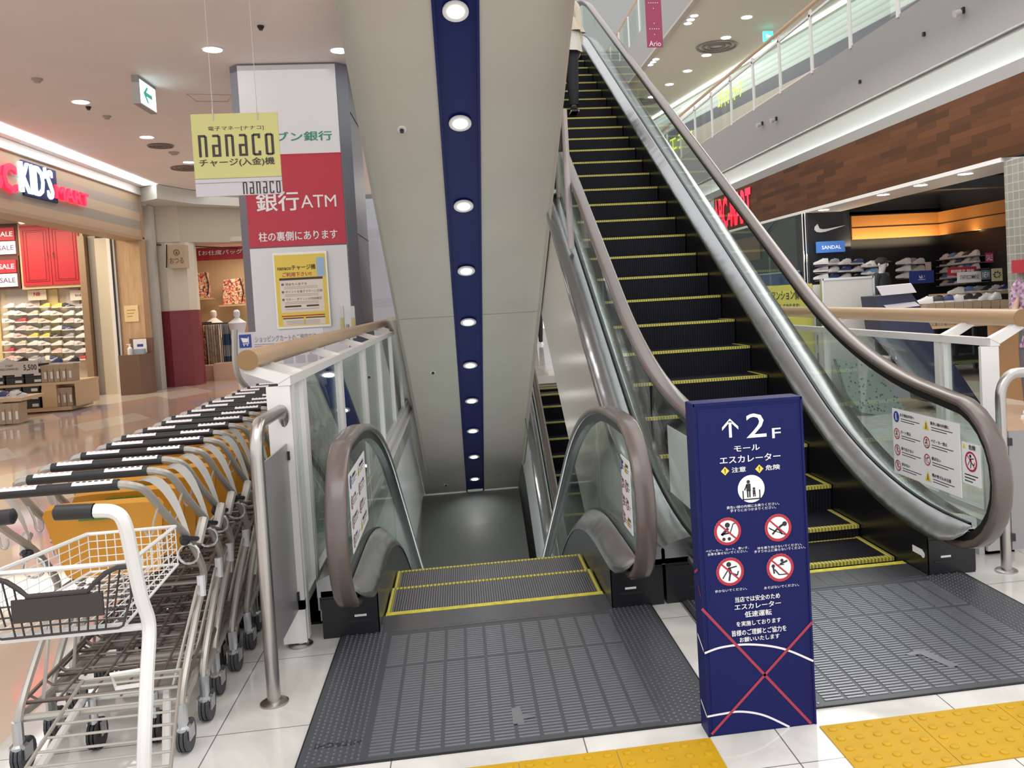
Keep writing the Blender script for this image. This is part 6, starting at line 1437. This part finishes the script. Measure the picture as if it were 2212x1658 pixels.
def person(label, loc, rz, h, top, legs, shoes, hair, cat='person', nm='person', longtop=.44, arms='down', skinm=skin, hat=None, step=.0, shoe_mat=None):
    """standing figure, faces -y when rz = 0"""
    t = thing(nm, label, cat, loc, rz); k = h / 1.65
    J = [(0, 0, .90, .105, .085), (0, 0, 1.05, .095, .075), (0, .005, 1.25, .12, .085), (0, .01, 1.36, .10, .07), (0, .005, 1.43, .045, .045), (0, -.015, 1.50, .055, .06), (0, -.02, 1.585, .07, .082), (0, -.015, 1.63, .05, .06)]
    E_ = [(0, 1), (1, 2), (2, 3), (3, 4), (4, 5), (5, 6), (6, 7)]
    def chain(root, pts):
        p = root
        for q in pts: J.append(q); E_.append((p, len(J) - 1)); p = len(J) - 1
        return p
    ends = []
    for s in (-1, 1):
        chain(0, [(s * .09, 0, .82, .082, .085), (s * .095, -.005 - s * step, .48, .055, .058), (s * .095, .01 - s * step, .28, .045, .05), (s * .095, .015 - s * step, .09, .032, .036), (s * .10, -.06 - s * step, .035, .032, .025), (s * .105, -.13 - s * step, .028, .028, .02)])
        if arms == 'down': w_ = chain(3, [(s * .17, .01, 1.34, .048, .048), (s * .215, .01, 1.08, .034, .036), (s * .225, -.04, .86, .022, .026), (s * .225, -.055, .80, .018, .034)]); hp = Vector((s * .225, -.06, .79)); hd = Vector((0, -.1, -1))
        else: w_ = chain(3, [(s * .17, .01, 1.33, .048, .048), (s * .215, -.02, 1.10, .034, .036), (s * .13, -.20, 1.10, .022, .026), (s * .10, -.25, 1.11, .018, .03)]); hp = Vector((s * .09, -.26, 1.11)); hd = Vector((-s * .3, -1, .1))
        hd.normalize()
        for f_ in range(4):
            off = Vector((0, (f_ - 1.5) * .018, 0)) if arms == 'down' else Vector((0, 0, (f_ - 1.5) * .017))
            ln = (.065, .075, .07, .055)[f_]; bend = Vector((-s * .35, -.1, 0)) if arms == 'down' else Vector((-s * .5, 0, -.1))
            chain(w_, [tuple(hp + off) + (.0085, .0085), tuple(hp + off + hd * ln * .5) + (.008, .008), tuple(hp + off + (hd + bend).normalized() * ln) + (.007, .007)])
        tb = hp + (Vector((0, -.03, .0)) if arms == 'down' else Vector((0, 0, .03))); chain(w_, [tuple(tb - hd * .01) + (.010, .010), tuple(tb + hd * .035 + (Vector((0, -.012, 0)) if arms == 'down' else Vector((0, 0, .012)))) + (.008, .008)])
    J = [(a[0] * k, a[1] * k, a[2] * k) + tuple(r * k for r in a[3:]) for a in J]
    skin_body('body', J, E_, skinm, t)
    def lo(rings, nm_, m, n=16):
        mb = MB(); mb.loft([[(cx_ + rx * math.cos(2 * math.pi * i / n) * k, cy_ * k + ry * math.sin(2 * math.pi * i / n) * k, z * k) for i in range(n)] for cx_, cy_, z, rx, ry in rings], True, False); return mb.build(nm_, m, t, True, world=False, angle=80)
    lo([(0, 0, longtop * 1.65, .19, .14), (0, 0, .88, .165, .125), (0, 0, 1.05, .145, .11), (0, .005, 1.25, .17, .12), (0, .01, 1.38, .16, .10), (0, .01, 1.43, .075, .065)], 'top', top)
    for s in (-1, 1):
        A = [Vector((s * .13, .01, 1.385)), Vector((s * .19, .01, 1.32)), Vector((s * .215, .005, 1.08))] + ([Vector((s * .225, -.035, .88))] if arms == 'down' else [Vector((s * .145, -.17, 1.10))])
        mb = MB(); mb.tube([a * k for a in smoothpath(A, 4)], [(.075 - .035 * i / 12) * k for i in range(13)], 10); mb.build('sleeve', top, t, True, world=False)
        B = [Vector((s * .075, 0, .90)), Vector((s * .095, -s * step * .3, .70)), Vector((s * .095, -.005 - s * step, .48)), Vector((s * .095, .01 - s * step, .28)), Vector((s * .095, .015 - s * step, .09))]
        mb = MB(); mb.tube([a * k for a in smoothpath(B, 3)], [(.105 - .045 * i / 12) * k for i in range(13)], 12); mb.build('trouser_leg', legs, t, True, world=False)
        mb = MB(); mb.ball((s * .10 * k, (-.05 - s * step) * k, .045 * k), .048 * k, .125 * k, .045 * k, 12, 8); mb.box((s * .10 - .045) * k, (s * .10 + .045) * k, (-.165 - s * step) * k, (.07 - s * step) * k, 0, .022 * k); mb.build('shoe', shoes, t, True, world=False)
        mb = MB(); mb.ball((s * .078 * k, .0, 1.575 * k), .012 * k, .02 * k, .03 * k, 8, 6); mb.build('ear', skinm, t, True, world=False)
    # face
    mb = MB()
    mb.slot(0).ball((0, -.108 * k, 1.565 * k), .013 * k, .018 * k, .022 * k, 8, 6)
    for s in (-1, 1):
        mb.slot(1).ball((s * .030 * k, -.093 * k, 1.588 * k), .014 * k, .009 * k, .008 * k, 8, 6); mb.slot(2).ball((s * .030 * k, -.100 * k, 1.588 * k), .006 * k, .004 * k, .006 * k, 6, 5)
    mb.slot(3).ball((0, -.096 * k, 1.535 * k), .022 * k, .008 * k, .006 * k, 8, 5); mb.build('face', [skinm, wht, blk, mat('lips', (.45, .18, .17), .5)] if cat == 'person' else [skinm, skinm, skinm, skinm], t, True, world=False)
    if hair:
        mb = MB(); mb.ball((0, .012 * k, 1.60 * k), .090 * k, .098 * k, .085 * k, 14, 10)
        if hair == 'long': mb.loft([[(.088 * math.cos(a_) * k, (.03 + .07 * math.sin(a_)) * k, z * k) for a_ in [i * math.pi / 8 for i in range(9)]] for z in (1.62, 1.5, 1.38)], False)
        mb.build('hair', hairm, t, True, world=False)
    if hat: mb = MB(); mb.ball((0, 0, 1.625 * k), .098 * k, .105 * k, .07 * k, 14, 8); mb.prism([(-.07 * k, -.08 * k, 1.62 * k), (.07 * k, -.08 * k, 1.62 * k), (.05 * k, -.17 * k, 1.60 * k), (-.05 * k, -.17 * k, 1.60 * k)], (0, 0, .008)); mb.build('cap', hat, t, True, world=False)
    return t
blkc = mat('cloth_black', (.008, .008, .012), .7); crm = mat('cloth_cream', (.60, .54, .44), .8)
shbw = mat('shoe_black_white', (.02, .02, .02), .5)
yr = 10.83
P1 = person('person riding up the escalator seen from behind, cream ruffled top and black trousers', (1.50, yr - .0, 3.705), math.pi, 1.60, crm, blkc, shbw, 'long', longtop=.50, step=.02)
mb = MB()   # ruffled hem and white shirt tail
for z0_, z1_, r0, r1, amp, m_, nm in ((.98, 1.16, .275, .195, .026, mat('ruffle', (.56, .49, .38), .8), 'ruffle'), (.74, .98, .235, .215, .008, mat('shirt_tail', (.68, .64, .58), .8), 'shirt_tail')):
    mb = MB(); n = 48
    mb.loft([[((r0 + (r1 - r0) * q + amp * (1 - q) * math.sin(i * 2 * math.pi * 9 / n)) * math.cos(2 * math.pi * i / n), (r0 * .75 + (r1 - r0) * .75 * q + amp * (1 - q) * math.sin(i * 2 * math.pi * 9 / n)) * math.sin(2 * math.pi * i / n), z0_ + (z1_ - z0_) * q) for i in range(n)] for q in (0, .5, 1)], True, False); mb.build(nm, m_, P1, True, world=False)
for s in (-1, 1):
    mb = MB(); mb.box(s * .10 - .05, s * .10 + .05, -.17, .07, .0, .022); mb.build('sole', wht, P1, world=False)
person('person in black standing far off on the landing, seen in the gap beside the soffit', (2.33, 26.0, 0), math.pi * .9, 1.62, blkc, blkc, wht, 'long', arms='down', longtop=.46)
pf = pattern('floral_purple', [(.40, .22, .33), (.55, .42, .50), (.25, .12, .25), (.45, .30, .38)], 40)
p = at(2238, 600, 'y', 7.6)
person('person with dark hair in a purple patterned top cut off by the right edge', (p.x, 7.6, 0), R_(-50), 1.52, pf, mat('cloth_grey', (.15, .14, .15), .7), wht, 'long', arms='front')
mann = mat('mannequin_white', (.70, .70, .69), .3)
p = at(1916, 790, 'z', .0)
MN = person('mannequin in a dark cap, black clothes and white sneakers inside the right shoe shop', (6.95, 13.45, .06), R_(35), 1.66, mat('mannequin_top', (.035, .04, .045), .6), blkc, wht, None, cat='mannequin', nm='mannequin', skinm=mann, hat=mat('cap_dark', (.03, .03, .035), .6), step=.05)
mb = MB(); mb.lathe([(.28, -.06), (.28, -.02), (.26, 0)], (0, 0, 0), 24); mb.build('base_plate', zinc, MN, world=False)
